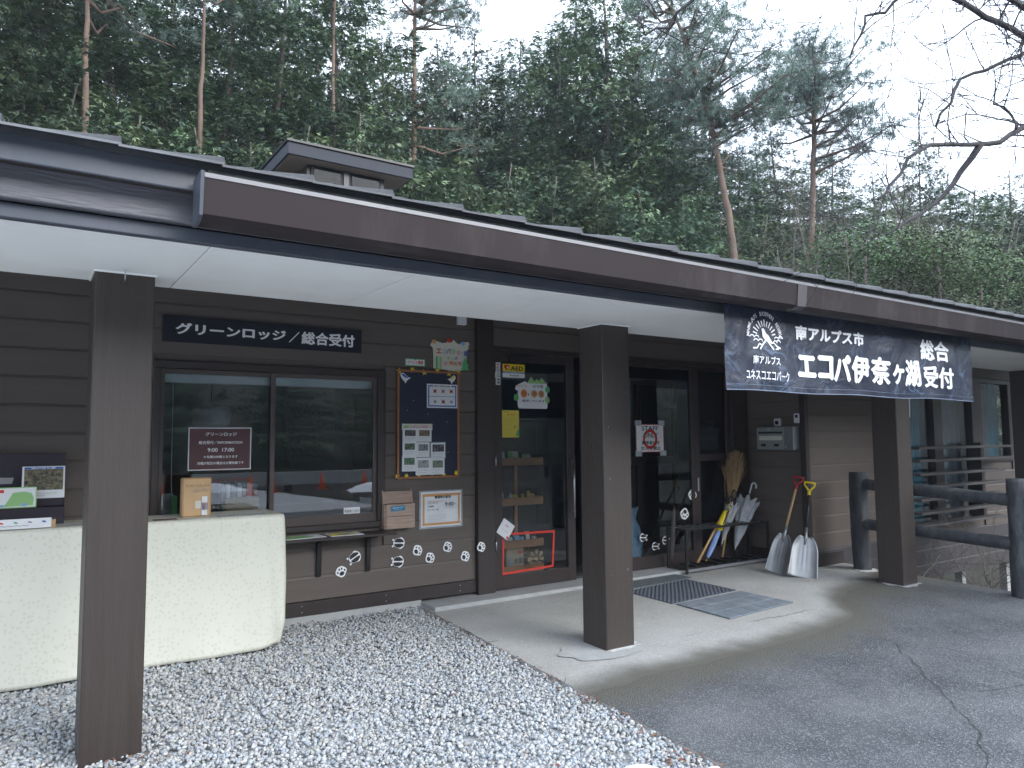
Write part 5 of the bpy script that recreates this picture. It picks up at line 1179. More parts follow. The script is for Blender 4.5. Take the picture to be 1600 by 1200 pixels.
umbrella('clear vinyl umbrella with a white hook handle at the right of the rack', UP(1148, 860, 5.93), UP(1176, 752, 5.97), M_CLEAR, M_PLAST, .125, side=Vector((1, -.2, 0)))
umbrella('clear vinyl umbrella with a dark handle behind the yellow one', UP(1127, 853, 5.97), UP(1150, 765, 6.0), M_CLEAR, M_BLACK, .075, side=Vector((-1, -.1, 0)))
umbrella('slim furled dark umbrella with a black hook handle at the left end of the rack', UP(1049, 880, 5.95), UP(1055, 757, 5.97), M_UGRY, M_BLACK, .026, flare=-1, side=Vector((1, -.1, 0)), shaft=M_BLACK, canopy_top=.7, hr=.03)
umbrella('blue umbrella with a yellow rope band and yellow tip in the middle of the rack', UP(1103, 877, 5.86), UP(1150, 765, 5.97), M_UBLU, M_BLACK, .032, flare=-1, side=Vector((1, 0, 0)), shaft=M_YEL, canopy_top=.52, hr=.02)
umbrella('furled black umbrella standing between the two clear ones', UP(1150, 866, 6.03), UP(1160, 752, 6.05), M_UBLK, M_BLACK, .035, flare=-1, side=Vector((-1, 0, 0)), shaft=M_BLACK, canopy_top=.72)
# yellow and black rope bunched on the blue umbrella
a0, a1 = atY(1121, 829, 5.905), atY(1134, 799, 5.93); mb = MB(); mb.tube([a0.lerp(a1, t) for t in (0, .12, .4, .7, 1)], [.022, .052, .040, .036, .026], 10); o = single('striped_wrap', M_YEL, mb, 'yellow and black striped rope wrapped round the blue umbrella', 'rope')
for k in range(6):
    t = .45 + .11 * k; c = a0.lerp(a1, t); MB().tube([c + Vector((.043 * math.cos(q), .043 * math.sin(q), .025 * math.cos(q))) for q in [2 * math.pi * i / 10 for i in range(11)]], .005, 5).build('stripe', M_INK, o)
single('wooden_stick', M_BAMBOO, MB().tube([atY(1090, 879, 5.84), atY(1128, 806, 5.93)], .013, 10), 'bare bamboo coloured stick leaning through the rack beside the blue umbrella', 'stick')
# upturned broom
br = empty('broom', (7.0, 6.0, .08), 'bamboo broom standing upside down in the rack, straw head up', 'broom')
MB().tube([(7.02, 6.0, .08), (7.23, 6.0, .85)], .012, 8).build('handle', M_BAMBOO, br)
n = 700; rs_ = np.random.RandomState(4); V, F, T = [], [], []
base, dirb = np.array([7.22, 6.0, .82]), np.array([.20, 0, 1.0]); dirb = dirb / np.linalg.norm(dirb)
for i in range(n):
    sx, sy = rs_.normal(0, .062), rs_.normal(0, .04); L_ = rs_.uniform(.34, .54) * (1 - .25 * abs(sx) / .2); r0 = np.array([rs_.normal(0, .022), rs_.normal(0, .018), rs_.uniform(-.05, .03)])
    p0 = base + r0; p2 = base + r0 + dirb * L_ + np.array([sx, sy, 0]); p1 = (p0 + p2) / 2 + np.array([-sx * .18, 0, .01]); w = np.array([.0022, -.0016, 0]); k = len(V)
    V += [p0 - w, p0 + w, p1 - w, p1 + w, p2 - w * .4, p2 + w * .4]; F += [(k, k + 1, k + 3, k + 2), (k + 2, k + 3, k + 5, k + 4)]; T += [[rs_.uniform(.6, 1.35)] * 3] * 6
o = link('straw_head', np_mesh('straw_head', np.array(V) - np.array(wloc(br)), np.array(F), np.array(T)), M_STRAW, br); o['kind'] = 'stuff'
mb = MB()
for z in (.80, .835, .87): mb.tube([(7.22 + .2 * (z - .82) + .034 * math.cos(t), 6.0 + .03 * math.sin(t), z) for t in [2 * math.pi * i / 14 for i in range(15)]], .005, 5)
mb.build('binding', M_BROWNF, br)
# dark bag straps hanging at the broom's foot
single('tangled_strap', M_BLACK, MB().tube([(7.08, 5.96, .70), (7.12, 5.93, .80), (7.18, 5.93, .87), (7.25, 5.94, .84), (7.22, 5.95, .74), (7.15, 5.95, .66), (7.10, 5.96, .74), (7.17, 5.94, .80)], .009, 6), 'black strap tangled round the broom neck above the rack', 'strap')

# ---- scoop shovels
def shovel(label, foot, top, face, bw_, bh, m_shaft, m_grip, neck=.12):
    foot, top = Vector(foot), Vector(top); ax = (top - foot).normalized(); n_ = Vector(face); n_ = (n_ - ax * n_.dot(ax)).normalized(); u = ax.cross(n_).normalized()
    r = empty('snow_shovel', foot, label, 'shovel', 'aluminium snow shovels leaning by the corner')
    nu, nv = 20, 24; V, F = [], []
    for j in range(nv + 1):
        t = j / nv; h = t * bh
        wv = bw_ * (1.0 - .16 * t) * (1 if t < .62 else math.sqrt(max(0, 1 - ((t - .62) / .40) ** 2 * .86)))
        for i in range(nu + 1):
            q = 2 * i / nu - 1; dish = .045 * (1 - abs(q) ** 3) * (1 - .55 * t) + .0 
            ridge = .005 * (math.exp(-((q + .02) / .07) ** 2) + .8 * math.exp(-((q + .36 * (1 - .3 * t)) / .05) ** 2) + .8 * math.exp(-((q - .36 * (1 - .3 * t)) / .05) ** 2)) * min(1, max(0, (t - .08) * 5)) * min(1, max(0, (1.0 - t) * 6))
            V.append(foot + ax * h + u * q * wv / 2 - n_ * (dish - ridge) + n_ * (.03 + .05 * (t > .8) * (t - .8)))
    for j in range(nv):
        for i in range(nu): a = j * (nu + 1) + i; F.append((a, a + 1, a + nu + 2, a + nu + 1))
    mb = MB().add(V, F, True); o = mb.build('blade', M_ALU, r); md = o.modifiers.new('thick', 'SOLIDIFY'); md.thickness = .003
    s0 = foot + ax * (bh - .09) + n_ * .02
    MB().tube([s0 - n_ * .01, s0 + ax * .08 + n_ * .004, s0 + ax * (.09 + neck)], [.012, .019, .0165], 12).build('socket', M_ALU, r)
    L_ = (top - foot).length; MB().tube([s0 + ax * (.07 + neck), foot + ax * (L_ - .15)], .0145, 12).build('shaft', m_shaft, r)
    g0 = foot + ax * (L_ - .17); mb = MB(); mb.tube([g0, g0 + ax * .045], [.018, .017], 10)
    for sgn in (-1, 1): mb.tube([g0 + ax * .04, g0 + ax * .075 + u * sgn * .018, g0 + ax * .115 + u * sgn * .052, g0 + ax * .155 + u * sgn * .058], [.012, .011, .010, .010], 8)
    mb.tube([g0 + ax * .155 - u * .062, g0 + ax * .158, g0 + ax * .155 + u * .062], .0115, 8); mb.build('grip', m_grip, r); return r
shovel('aluminium snow shovel with a pale wooden shaft and red grip, behind the yellow gripped one', (7.07, 5.30, -.01), (7.655, 5.37, 1.04), (-.86, -.46, .45), .24, .46, M_WOOD, M_RED, .10)
shovel('aluminium snow shovel with a black shaft and yellow grip, in front of the other', (7.10, 4.985, -.018), (7.56, 5.16, .99), (-.70, -.72, .4), .31, .46, M_BLACK, M_YEL, .10)

# ---- letterbox and little boxes on the return wall (facing the viewer's left)
UR = Vector((0, -1, 0))
def ret_box(name, m, px0, py0, px1, py1, dep, label, cat):
    a, b = atX(px0, py0, XR - dep), atX(px1, py1, XR - dep); r = empty(name, (XR - dep / 2, (a.y + b.y) / 2, b.z), label, cat)
    MB().box(XR - dep, XR - .002, b.y, a.y, b.z, a.z).build('case', m, r, .006); return r, subsheet(r, (XR - dep, a.y, b.z), UR, UZ), a.y - b.y, a.z - b.z
r, s, W, H = ret_box('letterbox', M_MAIL, 1181.5, 667, 1240, 703.5, .13, 'grey metal letterbox on the dark wall above the umbrella rack', 'letterbox')
s.rect('door_panel', mat('letterbox_door', (.33, .35, .35), .4, .06, 6, metal=.3), .012, .012, W * .77, H - .012, .006); s.k = .009
s.rect('slot', M_INK, .04, H * .70, W * .73, H * .78, .002); s.rect('name_strip', M_CREAMP, .05, H * .42, W * .72, H * .60, .002)
for x in (.15, .52): s.rect('latch', M_INK, W * x, H * .16, W * (x + .12), H * .26, .006)
s.part('badge', M_STEEL, disc(W * .38, H * .88, .02, .014)); s.part('knob', M_STEEL, disc(W * .84, H * .14, .012))
r, s, W, H = ret_box('doorbell', M_PLAST, 1208.5, 654, 1219, 666, .03, 'small white box with a dark square just above the letterbox', 'doorbell'); s.rect('button', M_INK, W * .25, H * .25, W * .75, H * .7, .004)
r, s, W, H = ret_box('card_reader', M_PLAST, 1239.5, 646, 1249.5, 661, .025, 'small upright white box to the right above the letterbox', 'wall box'); s.rect('window', M_INK, W * .28, H * .55, W * .72, H * .85, .003)

# ---- door mats
def mat_poly(pts, h): return [Vector((p.x, p.y, gz(p.y) + h)) for p in (atG(*q) for q in pts)]
def mat_thing(name, label, m, c, h=.009):
    r = empty(name, (sum(p[0] for p in c) / 4, sum(p[1] for p in c) / 4, gz(c[0][1])), label, 'door mat'); return r
c = [(5.06, 4.92), (6.02, 4.98), (5.99, 5.60), (5.03, 5.52)]
rm = mat_thing('ribbed_mat', 'dark ribbed rubber mat, the middle one of the three before the entrance', M_MATR, c)
MB().extr([(x, y, gz(y) + .001) for x, y in c], (0, 0, .006)).build('backing', M_MATR, rm)
mb = MB(); 
for k in range(24):
    t0, t1 = (k + .15) / 24, (k + .7) / 24
    for i in range(16):
        s0, s1 = (i + (.5 if k % 2 else 0)) / 16.5, (i + (.5 if k % 2 else 0) + .62) / 16.5
        q = []
        for s_, t_ in ((s0, t0), (s1, t0 + .012), (s1, t1 + .012), (s0, t1)):
            A_ = Vector(c[0]).lerp(Vector(c[1]), s_); B_ = Vector(c[3]).lerp(Vector(c[2]), s_); p = A_.lerp(B_, min(t_, 1)); q.append((p.x, p.y, gz(p.y) + .0072))
        mb.extr(q, (0, 0, .005))
o = mb.build('rib', mat('mat_rib', (.102, .118, .145), .7, .1, 10), rm); o['kind'] = 'stuff'
c = [(5.07, 4.27), (6.04, 4.34), (6.0, 4.915), (5.07, 4.885)]
tm = mat_thing('tile_mat', 'pale blue grey mat of square tiles, nearest the viewer of the three', M_MATT, c)
MB().extr([(x, y, gz(y) + .001) for x, y in c], (0, 0, .005)).build('backing', M_MATG, tm)
def lerp2(c, s_, t_): A_ = Vector(c[0]).lerp(Vector(c[1]), s_); B_ = Vector(c[3]).lerp(Vector(c[2]), s_); return A_.lerp(B_, t_)
for i in range(5):
    for j in range(3):
        q = [lerp2(c, (i + a_) / 5, (j + b_) / 3) for a_, b_ in ((.02, .03), (.98, .03), (.98, .97), (.02, .97))]; MB().extr([(p.x, p.y, gz(p.y) + .0062) for p in q], (0, 0, .006)).build('tile', M_MATT, tm)
c = [(5.02, 5.56), (6.10, 5.64), (6.08, 5.855), (5.05, 5.85)]
single('plain_mat', M_MATG, MB().extr([(x, y, gz(y) + .002) for x, y in c], (0, 0, .008)), 'plain grey mat lying nearest the entrance door', 'door mat')

# ---- banner under the gutter
BX0, BX1, BZ0, BZ1, BYY = 3.90, 7.305, 1.815, 2.475, 3.262
def ban(x, z):
    """gentle sag and folds of the sheet"""
    t = (x - BX0) / (BX1 - BX0); d = (BZ1 - z) / (BZ1 - BZ0)
    f = .018 * mnoise.noise(Vector((x * 1.6, z * 1.2, 0))) + .010 * mnoise.noise(Vector((x * 4.2 + z * 2, z * 3.1, 3))) + .005 * mnoise.noise(Vector((x * 10, z * 8, 8)))
    f += .05 * d * math.exp(-((x - 6.35) / .10) ** 2) * .5 - .022 * d * math.exp(-((x - 6.20) / .12) ** 2)
    return f * (.35 + .65 * min(1, d * 2.2))
def bz(x, z): return z + .012 * math.sin((x - BX0) * 5.2) * ((BZ1 - z) / .66) * .4
bn = empty('banner', ((BX0 + BX1) / 2, BYY, BZ0), 'long creased navy vinyl banner with white letters hanging under the gutter on the right', 'banner')
nx, nz_ = 150, 34; V = []
for j in range(nz_ + 1):
    for i in range(nx + 1):
        x = BX0 + (BX1 - BX0) * i / nx; z = BZ0 + (BZ1 - BZ0) * j / nz_; V.append((x + (.01 * (j / nz_) if i == nx else 0), BYY - ban(x, z), bz(x, z)))
F = [(j * (nx + 1) + i, j * (nx + 1) + i + 1, (j + 1) * (nx + 1) + i + 1, (j + 1) * (nx + 1) + i) for j in range(nz_) for i in range(nx)]
o = link('sheet', np_mesh('sheet', np.array(V) - np.array(wloc(bn)), np.array(F), smooth=True), M_BANNER, bn)
def ban_mesh(name, m, polys, k=.0035, faces=None):
    mb = MB()
    for P_ in polys:
        n0 = len(mb.v); mb.v += [Vector((x, BYY - ban(x, z) - k, bz(x, z))) for x, z in P_]; mb.f.append(tuple(range(n0, n0 + len(P_)))); mb.sm.append(False)
    return mb.build(name, m, bn)
def subdiv_text(V, F, cell):
    """triangulate letters finely so that they follow the folds"""
    bm = bmesh.new(); vs = [bm.verts.new((a_, b_, 0)) for a_, b_ in V]
    for f in F:
        try: bm.faces.new([vs[i] for i in f])
        except ValueError: pass
    for ax_, lo, hi in ((0, V[:, 0].min(), V[:, 0].max()), (1, V[:, 1].min(), V[:, 1].max())):
        q = math.floor(lo / cell) * cell
        while q < hi:
            no = (1, 0, 0) if ax_ == 0 else (0, 1, 0); co = (q, 0, 0) if ax_ == 0 else (0, q, 0)
            bmesh.ops.bisect_plane(bm, geom=bm.verts[:] + bm.edges[:] + bm.faces[:], plane_co=co, plane_no=no); q += cell
    bm.verts.index_update(); V2 = np.array([v.co[:2] for v in bm.verts]); F2 = [tuple(v.index for v in f.verts) for f in bm.faces]; bm.free(); return V2, F2
M_BLET = flat('banner_white', (.86, .87, .90), .5, .04)
def ban_text(body, px0, py0, px1, py1, bold, name='lettering'):
    a, b = atY(px0, py0, BYY), atY(px1, py1, BYY); V, F, ext = text_data(body, bold)
    X = V / ext * np.array([b.x - a.x, a.z - b.z]) + np.array([a.x, b.z]); lay = _tlay[(body, bold, 0)]; mb = MB()
    for l_ in sorted(set(lay.tolist())):
        idx = np.where(lay == l_)[0]; mp_ = {int(j): i for i, j in enumerate(idx)}; Fl = [tuple(mp_[i] for i in f) for f in F if f[0] in mp_]
        X2, F2 = subdiv_text(X[idx], Fl, .05); n0 = len(mb.v)
        mb.v += [Vector((x, BYY - ban(x, z) - .0042 - .0003 * l_, bz(x, z))) for x, z in X2]; mb.f += [tuple(i + n0 for i in f) for f in F2]; mb.sm += [False] * len(F2)
    return mb.build(name, M_BLET, bn)
ban_text('南アルプス市', 1242, 507, 1349, 542, .07)
for ch, x0, y0, x1, y1 in (('エ', 1245, 555, 1275, 588), ('コ', 1277, 556, 1303, 592), ('パ', 1303, 555, 1330, 596), ('伊', 1330, 557, 1358, 599), ('奈', 1359, 558, 1392, 600), ('ヶ', 1393, 570, 1413, 599), ('湖', 1414, 563, 1434, 603)): ban_text(ch, x0, y0 - 2, x1 + 1, y1 + 2, .075)
ban_text('総合', 1435, 529, 1481, 567, .06); ban_text('受付', 1439, 571, 1488, 609, .06)
ban_text('南アルプス', 1176, 555, 1218, 572, .02); ban_text('ユネスコエコパーク', 1165, 577, 1232, 597, .015)
def bpx(px, py): p = atY(px, py, BYY); return (p.x, p.z)
polys = []
cx, cz = bpx(1194, 527); ex = bpx(1216, 527)[0] - cx; ez = bpx(1194, 495)[1] - cz
for i in range(11):            # sun rays
    t = R(15 + 15 * i); 
    if i == 5 or True:
        r0, r1 = .52, .86 if i % 2 else .80
        c_, s_ = math.cos(t), math.sin(t); w = .028
        polys.append([(cx + ex * (r0 * c_ + w * s_), cz + ez * (r0 * s_ - w * c_)), (cx + ex * (r1 * c_ + w * 1.4 * s_), cz + ez * (r1 * s_ - w * 1.4 * c_)), (cx + ex * (r1 * c_ - w * 1.4 * s_), cz + ez * (r1 * s_ + w * 1.4 * c_)), (cx + ex * (r0 * c_ - w * s_), cz + ez * (r0 * s_ + w * c_))])
ban_mesh('sun_rays', M_BLET, polys)
body = [(1189, 514), (1192, 513), (1194, 516), (1196, 521), (1200, 525), (1203, 531), (1207, 537), (1203, 537), (1199, 533), (1194, 531), (1191, 526), (1190, 519)]
ban_mesh('bird_emblem', M_BLET, [[bpx(*p) for p in body][::-1]])
def stroke(pts, w):
    out = []
    for (x0, y0), (x1, y1) in zip(pts, pts[1:]):
        a, b = Vector(bpx(x0, y0)), Vector(bpx(x1, y1)); d = (b - a).normalized(); n_ = Vector((-d.y, d.x)) * w; out.append([tuple(a - n_), tuple(b - n_), tuple(b + n_), tuple(a + n_)])
    return out
pol = stroke([(1187, 546), (1192, 537), (1197, 531), (1202, 539), (1208, 547)], .0065) + stroke([(1176, 544), (1182, 544), (1186, 537), (1190, 540)], .005) + stroke([(1203, 537), (1208, 536), (1213, 541), (1219, 545)], .005) + stroke([(1211, 546), (1216, 546), (1212, 540)], .005)
ban_mesh('mountain_emblem', M_BLET, pol)
pol = []
for (x, y) in ((1171, 526), (1178, 527), (1177, 532.5), (1184, 533), (1209, 530), (1215, 529), (1207, 535.5), (1212, 535)): pol += stroke([(x, y), (x + 2.5, y - 3), (x + 6, y - 2), (x + 7, y + 1)], .004)
ban_mesh('cloud_emblem', M_BLET, pol)
# arched small lettering
arc = 'MINAMI-ALPS  BIOSPHERE  RESERVE'; n = len(arc); X0 = []
mb = MB()
for i, ch in enumerate(arc):
    if ch == ' ': continue
    t = math.pi * (.985 - .97 * i / (n - 1)); V, F, ext = text_data(ch, .03); h = .030; k = h / .72
    u = np.array([math.sin(t), -math.cos(t)]); v = np.array([math.cos(t), math.sin(t)]); c0 = np.array([cx + ex * 1.03 * math.cos(t), cz + ez * 1.03 * math.sin(t)])
    for f in F:
        n0 = len(mb.v)
        for vi in f: p = c0 + u * (V[vi][0] - ext[0] / 2) * k * .8 + v * V[vi][1] * k; mb.v.append(Vector((p[0], BYY - ban(*p) - .0045, bz(*p))))
        mb.f.append(tuple(range(n0, n0 + len(f)))); mb.sm.append(False)
mb.build('arched_lettering', M_BLET, bn)
# hems and eyelets, cords
M_HEM = flat('banner_hem', (.16, .20, .28), .5)
for zb_, zt_ in ((.002, .008), (.040, .0425)):
    ban_mesh('hem', M_HEM, [[(BX0 + (BX1 - BX0) * i / 60, BZ0 + zb_), (BX0 + (BX1 - BX0) * (i + 1) / 60, BZ0 + zb_), (BX0 + (BX1 - BX0) * (i + 1) / 60, BZ0 + zt_), (BX0 + (BX1 - BX0) * i / 60, BZ0 + zt_)] for i in range(60)])
for i in range(8):
    x = BX0 + .03 + (BX1 - BX0 - .06) * i / 7; MB().tube([(x, BYY - ban(x, BZ1 - .03) - .004, BZ1 - .03), (x, 3.285, 2.50)], .003, 5).build('cord', M_PLAST, bn)

# ---- log fence
fn = empty('log_fence', (8.14, 4.1, gz(4.2)), 'grey imitation log fence of posts and two rails by the right hand drop', 'fence')
def log(name, p0, p1, r_, seed, nr=22):
    p0, p1 = Vector(p0), Vector(p1); d = (p1 - p0); L_ = d.length; d.normalize(); nl = max(6, int(L_ / .03)); up = Vector((0, 0, 1)) if abs(d.z) < .9 else Vector((1, 0, 0)); a = d.cross(up).normalized(); b_ = d.cross(a); vs, fs = [], []
    for j in range(nl + 1):
        for i in range(nr):
            t = 2 * math.pi * i / nr; rr = r_ * (1 + .13 * mnoise.noise(Vector((math.cos(t) * 1.2, math.sin(t) * 1.2, seed + j * .03))) + .07 * mnoise.noise(Vector((math.cos(t) * 5, math.sin(t) * 5, seed + j * .16))))
            vs.append(p0 + d * (L_ * j / nl) + (a * math.cos(t) + b_ * math.sin(t)) * rr)
    for j in range(nl):
        for i in range(nr): fs.append((j * nr + i, j * nr + (i + 1) % nr, (j + 1) * nr + (i + 1) % nr, (j + 1) * nr + i))
    fs.append(tuple(range(nr))[::-1]); fs.append(tuple(nl * nr + i for i in range(nr)))
    return MB().add(vs, fs, True).build(name, M_LOG, fn)
log('post', (8.16, 4.93, -.1), (8.155, 4.93, 1.085), .100, 1); log('post', (8.15, 3.27, -.2), (8.15, 3.27, 1.075), .108, 2); log('post', (8.15, 1.6, -.25), (8.15, 1.6, 1.04), .108, 5)
log('rail', (8.15, 4.93, .955), (8.13, 3.27, .865), .062, 3); log('rail', (8.15, 4.93, .50), (8.13, 3.27, .44), .062, 4); log('rail', (8.13, 3.27, .86), (8.13, 1.6, .82), .062, 6); log('rail', (8.13, 3.27, .44), (8.13, 1.6, .40), .062, 7)
mb = MB(); 
blob('cement_patch', M_LIME, asphalt, (8.12, 4.86), .14, .12, -.0005 + .006, 14, amp=.5)

# ---- snow remnants at the gravel's near end
def snow(label, c, rx, ry, h, seed):
    mb = MB(); n, k = 28, 7; vs = [(c[0], c[1], gz(c[1]) + h)]; fs = []
    for j in range(1, k + 1):
        for i in range(n):
            t = 2 * math.pi * i / n; q = j / k; am = 1 + .35 * mnoise.noise(Vector((math.cos(t) * 1.5, math.sin(t) * 1.5, seed))) ; x, y = c[0] + rx * q * am * math.cos(t), c[1] + ry * q * am * math.sin(t)
            vs.append((x, y, gz(y) - .01 + (h + .01) * (1 - q ** 2.6) + .006 * mnoise.noise(Vector((x * 14, y * 14, seed)))))
    for i in range(n): fs.append((0, i + 1, (i + 1) % n + 1))
    for j in range(k - 1):
        for i in range(n): fs.append((1 + j * n + i, 1 + (j + 1) * n + i, 1 + (j + 1) * n + (i + 1) % n, 1 + j * n + (i + 1) % n))
    mb.add(vs, fs, True); single('snow_patch', M_SNOW, mb, label, 'snow', 'last bits of snow on the gravel')
snow('larger lump of melting snow on the near edge of the gravel', (2.46, 2.63), .17, .12, .035, 1)
snow('small lump of snow beside the slab edge', (2.80, 2.47), .05, .045, .022, 2)

# =================================================================== TREES
def conifer_meshes(seed, H, RR, nb, droop, leaf=.16, dens=1.0, start=.06, shape=1.0):
    """trunk, limbs and crown of one cypress-like tree, origin at its base"""
    rs = np.random.RandomState(seed)
    tr = MB(); n = 9; tr.tube([(.12 * math.sin(i * 1.1 + seed), .12 * math.cos(i * .9 + seed), H * i / n) for i in range(n + 1)], [max(.015, .17 * H / 14 * (1 - i / n) ** .9) for i in range(n + 1)], 8)
    trunk = tr.build('trunk', M_BARK2, None, off=(0, 0, 0)); tm = trunk.data; bpy.data.objects.remove(trunk)
    lb = MB(); C, D, S, T = [], [], [], []
    for b in range(nb):
        t = (b + rs.rand()) / nb; z = H * (start + (.985 - start) * t)
        L = RR * ((1 - t) ** .78 * .95 + .07) * rs.uniform(.55, 1.22) * (1 if t > .12 else .75)
        a = b * 2.39996 + rs.normal(0, .35); up = rs.uniform(.15, .55) - droop * (1 - t)
        d0 = np.array([math.cos(a), math.sin(a), up]); p = np.array([0., 0, z]); pts = [p.copy()]; ns = 7
        for k in range(ns):
            d = d0 + np.array([0, 0, -.10 * k * droop + (.05 * k if droop < .25 else 0)]) + rs.normal(0, .07, 3); p = p + d / np.linalg.norm(d) * L / ns; pts.append(p.copy())
        pts = np.array(pts)
        if b % 2 == 0 or L > RR * .6: lb.tube([tuple(q) for q in pts[:6]], [max(.006, .035 * L / RR * (1 - k / 7)) for k in range(6)], 4, cap=False)
        tone = rs.uniform(.55, 1.35)
        for g in range(max(2, int(L * 14 * dens))):
            q = (rs.rand() ** .6) * ns * .999; i0 = int(q); cc = pts[i0] * (1 - q + i0) + pts[min(i0 + 1, ns)] * (q - i0)
            cc = cc + rs.normal(0, .06 + .20 * L * (1 - .55 * q / ns) * .5, 3) * np.array([1, 1, .25]); od = d0 * .8 + np.append((cc - pts[i0])[:2] * 1.5, 0) + rs.normal(0, .25, 3) + np.array([0, 0, -.45])
            gt = tone * rs.uniform(.6, 1.5); m = 8; w_ = .06 + .05 * rs.rand()
            off = rs.normal(0, 1, (m, 3)) * np.array([w_, w_, w_ * .55]); off[:, 2] -= .5 * np.hypot(off[:, 0], off[:, 1])
            for k in range(m):
                out = od + off[k] * 6 * np.array([1, 1, .4]) + rs.normal(0, .25, 3)
                C.append(cc + off[k] + d0 * .03 * k); D.append(out / np.linalg.norm(out)); S.append(rs.uniform(.7, 1.3)); T.append(gt * rs.uniform(.85, 1.15))
    C, D, S, T = map(np.array, (C, D, S, T)); nc = len(C)
    # each spray: 7 flat scale-leaf lobes fanned in one plane
    up = rs.normal(0, .5, (nc, 3)) + np.array([0, 0, 1.0]); side = np.cross(D, up); side /= np.linalg.norm(side, axis=1)[:, None] + 1e-9
    V, F, TT = [], [], []
    lob = [(0, 0, 1.6, 0), (.15, .5, 1.05, 0), (.15, -.5, 1.05, 0), (.75, .45, .7, 0)]
    leaf = leaf * .50
    base = 0
    for (o_, ang, ln, _z) in lob:
        a = ang + rs.normal(0, .18, nc); ca, sa = np.cos(a)[:, None], np.sin(a)[:, None]
        dd = D * ca + side * sa + rs.normal(0, .12, (nc, 3)); ww = side * ca - D * sa
        l = (leaf * ln * S)[:, None]; w = (leaf * .15 * S)[:, None]; st = C + D * (o_ * leaf * S)[:, None]
        q = np.stack([st, st + dd * l * .5 + ww * w, st + dd * l + np.array([0, 0, -.25]) * l * .4, st + dd * l * .5 - ww * w], 1)
        V.append(q.reshape(-1, 3)); F.append(base + np.arange(nc * 4).reshape(-1, 4)); base += nc * 4
        TT.append(np.repeat(T * rs.uniform(.85, 1.15, nc), 4))
    V, F, TT = np.vstack(V), np.vstack(F), np.concatenate(TT)
    col3 = np.stack([TT * (1.0 + .18 * (TT > 1.1)), TT, TT * (1.08 - .2 * (TT > 1.1))], 1)
    cm = np_mesh('crown', V, F, col3); cm.materials.append(M_LEAF)
    lo = lb.build('limbs', M_BARK2, None, off=(0, 0, 0)); lm = lo.data; bpy.data.objects.remove(lo)
    return tm, lm, cm
KINDS = [conifer_meshes(1, 14, 2.5, 150, .30, dens=1.25), conifer_meshes(2, 14, 2.1, 150, .45, leaf=.15, dens=1.35), conifer_meshes(3, 14, 2.9, 140, .18, leaf=.17, dens=1.15), conifer_meshes(4, 14, 2.3, 130, .35, leaf=.15, dens=1.15, start=.16), conifer_meshes(6, 9, 2.2, 95, .25, leaf=.16, dens=1.5, start=.02)]
def put(name, me, parent, kind=None):
    o = bpy.data.objects.new(name, me); col.objects.link(o); o.parent = parent
    if kind: o['kind'] = kind
    return o
def conifer(px, top_py, D, k, label, group='evergreens on the slope behind the lodge', w=1.0, at=None):
    p = atD(px, 400, D) if at is None else Vector(at); base = hill_z(p.x, p.y) if at is None else at[2]; 
    Ht = (atD(px, top_py, D).z - base) if at is None else top_py
    H0 = 14 if k != 4 else 9; s_ = Ht / H0
    r = empty('cypress_tree', (p.x, p.y, base - .1), label, 'tree', group); r.rotation_euler = (0, 0, R((px * 37) % 360)); r.scale = (s_ ** .6 * w, s_ ** .6 * w, s_)
    tm, lm, cm = KINDS[k]; put('trunk', tm, r); put('limbs', lm, r, 'stuff'); put('crown', cm, r, 'stuff'); return r
FRONT = [(-150, -260, 17, 0, 1.2), (-40, -240, 16, 2, 1.2), (60, -150, 15.5, 0, 1.15), (165, -70, 16.5, 1, 1.15), (255, 12, 17, 0, 1.0), (345, -90, 17.5, 2, 1.1), (430, -60, 18, 1, 1.05), (525, -130, 19, 2, 1.05), (600, 60, 20, 0, .95), (690, 60, 24, 0, 1.05), (745, 48, 23, 1, 1.1), (812, 50, 25, 0, 1.1), (945, -70, 23, 2, 1.2), (905, -5, 23, 1, 1.1), (868, 45, 22, 1, 1.05), (990, 20, 25, 0, 1.1), (1045, 110, 24, 0, 1.05), (1150, 225, 26, 1, 1.0), (1215, 190, 30, 0, 1.0), (1330, 285, 30, 1, 1.15), (1445, 200, 29, 2, .8), (1520, 285, 30, 0, 1.05), (1585, 262, 29, 1, .9), (1680, 240, 28, 0, 1.1), (1790, 200, 28, 2, 1.1)]
BACK = [(10, -80, 26, 1), (120, -60, 27, 0), (205, -30, 28, 2), (300, 25, 28, 1), (385, -10, 29, 0), (480, 10, 30, 2), (570, 30, 31, 1), (650, 90, 32, 0), (700, 85, 34, 2), (780, 85, 35, 1), (850, 70, 34, 0), (915, 30, 34, 1), (1000, 90, 35, 2), (1090, 170, 36, 0), (1180, 245, 38, 2), (1260, 260, 38, 1), (1300, 300, 40, 0), (1390, 290, 38, 2), (1480, 270, 40, 1), (1560, 300, 38, 0), (1640, 280, 38, 2), (1740, 260, 38, 1)]
LOW = [(20, 60, 14.5), (110, 120, 14.2), (210, 170, 14.6), (300, 190, 15), (390, 215, 15.4), (480, 190, 16), (560, 170, 17), (640, 230, 18), (720, 240, 18.5), (800, 250, 19.5), (870, 270, 20), (930, 240, 20), (1000, 290, 20), (1070, 300, 21), (1130, 330, 22), (1200, 330, 23), (1290, 340, 24), (1360, 360, 24), (1430, 330, 26), (1500, 350, 26), (1570, 330, 27), (1640, 330, 27)]
desc = ['dense evergreen', 'narrow evergreen', 'broad evergreen', 'thin evergreen']
where = lambda px: ('above the left roof end' if px < 250 else 'left of the lantern' if px < 430 else 'behind the lantern' if px < 660 else 'above the middle roof' if px < 1050 else 'above the banner' if px < 1350 else 'beyond the right roof end')
def label_row(i, px, row): return '%s %s, %s' % (desc[i], where(px), row)
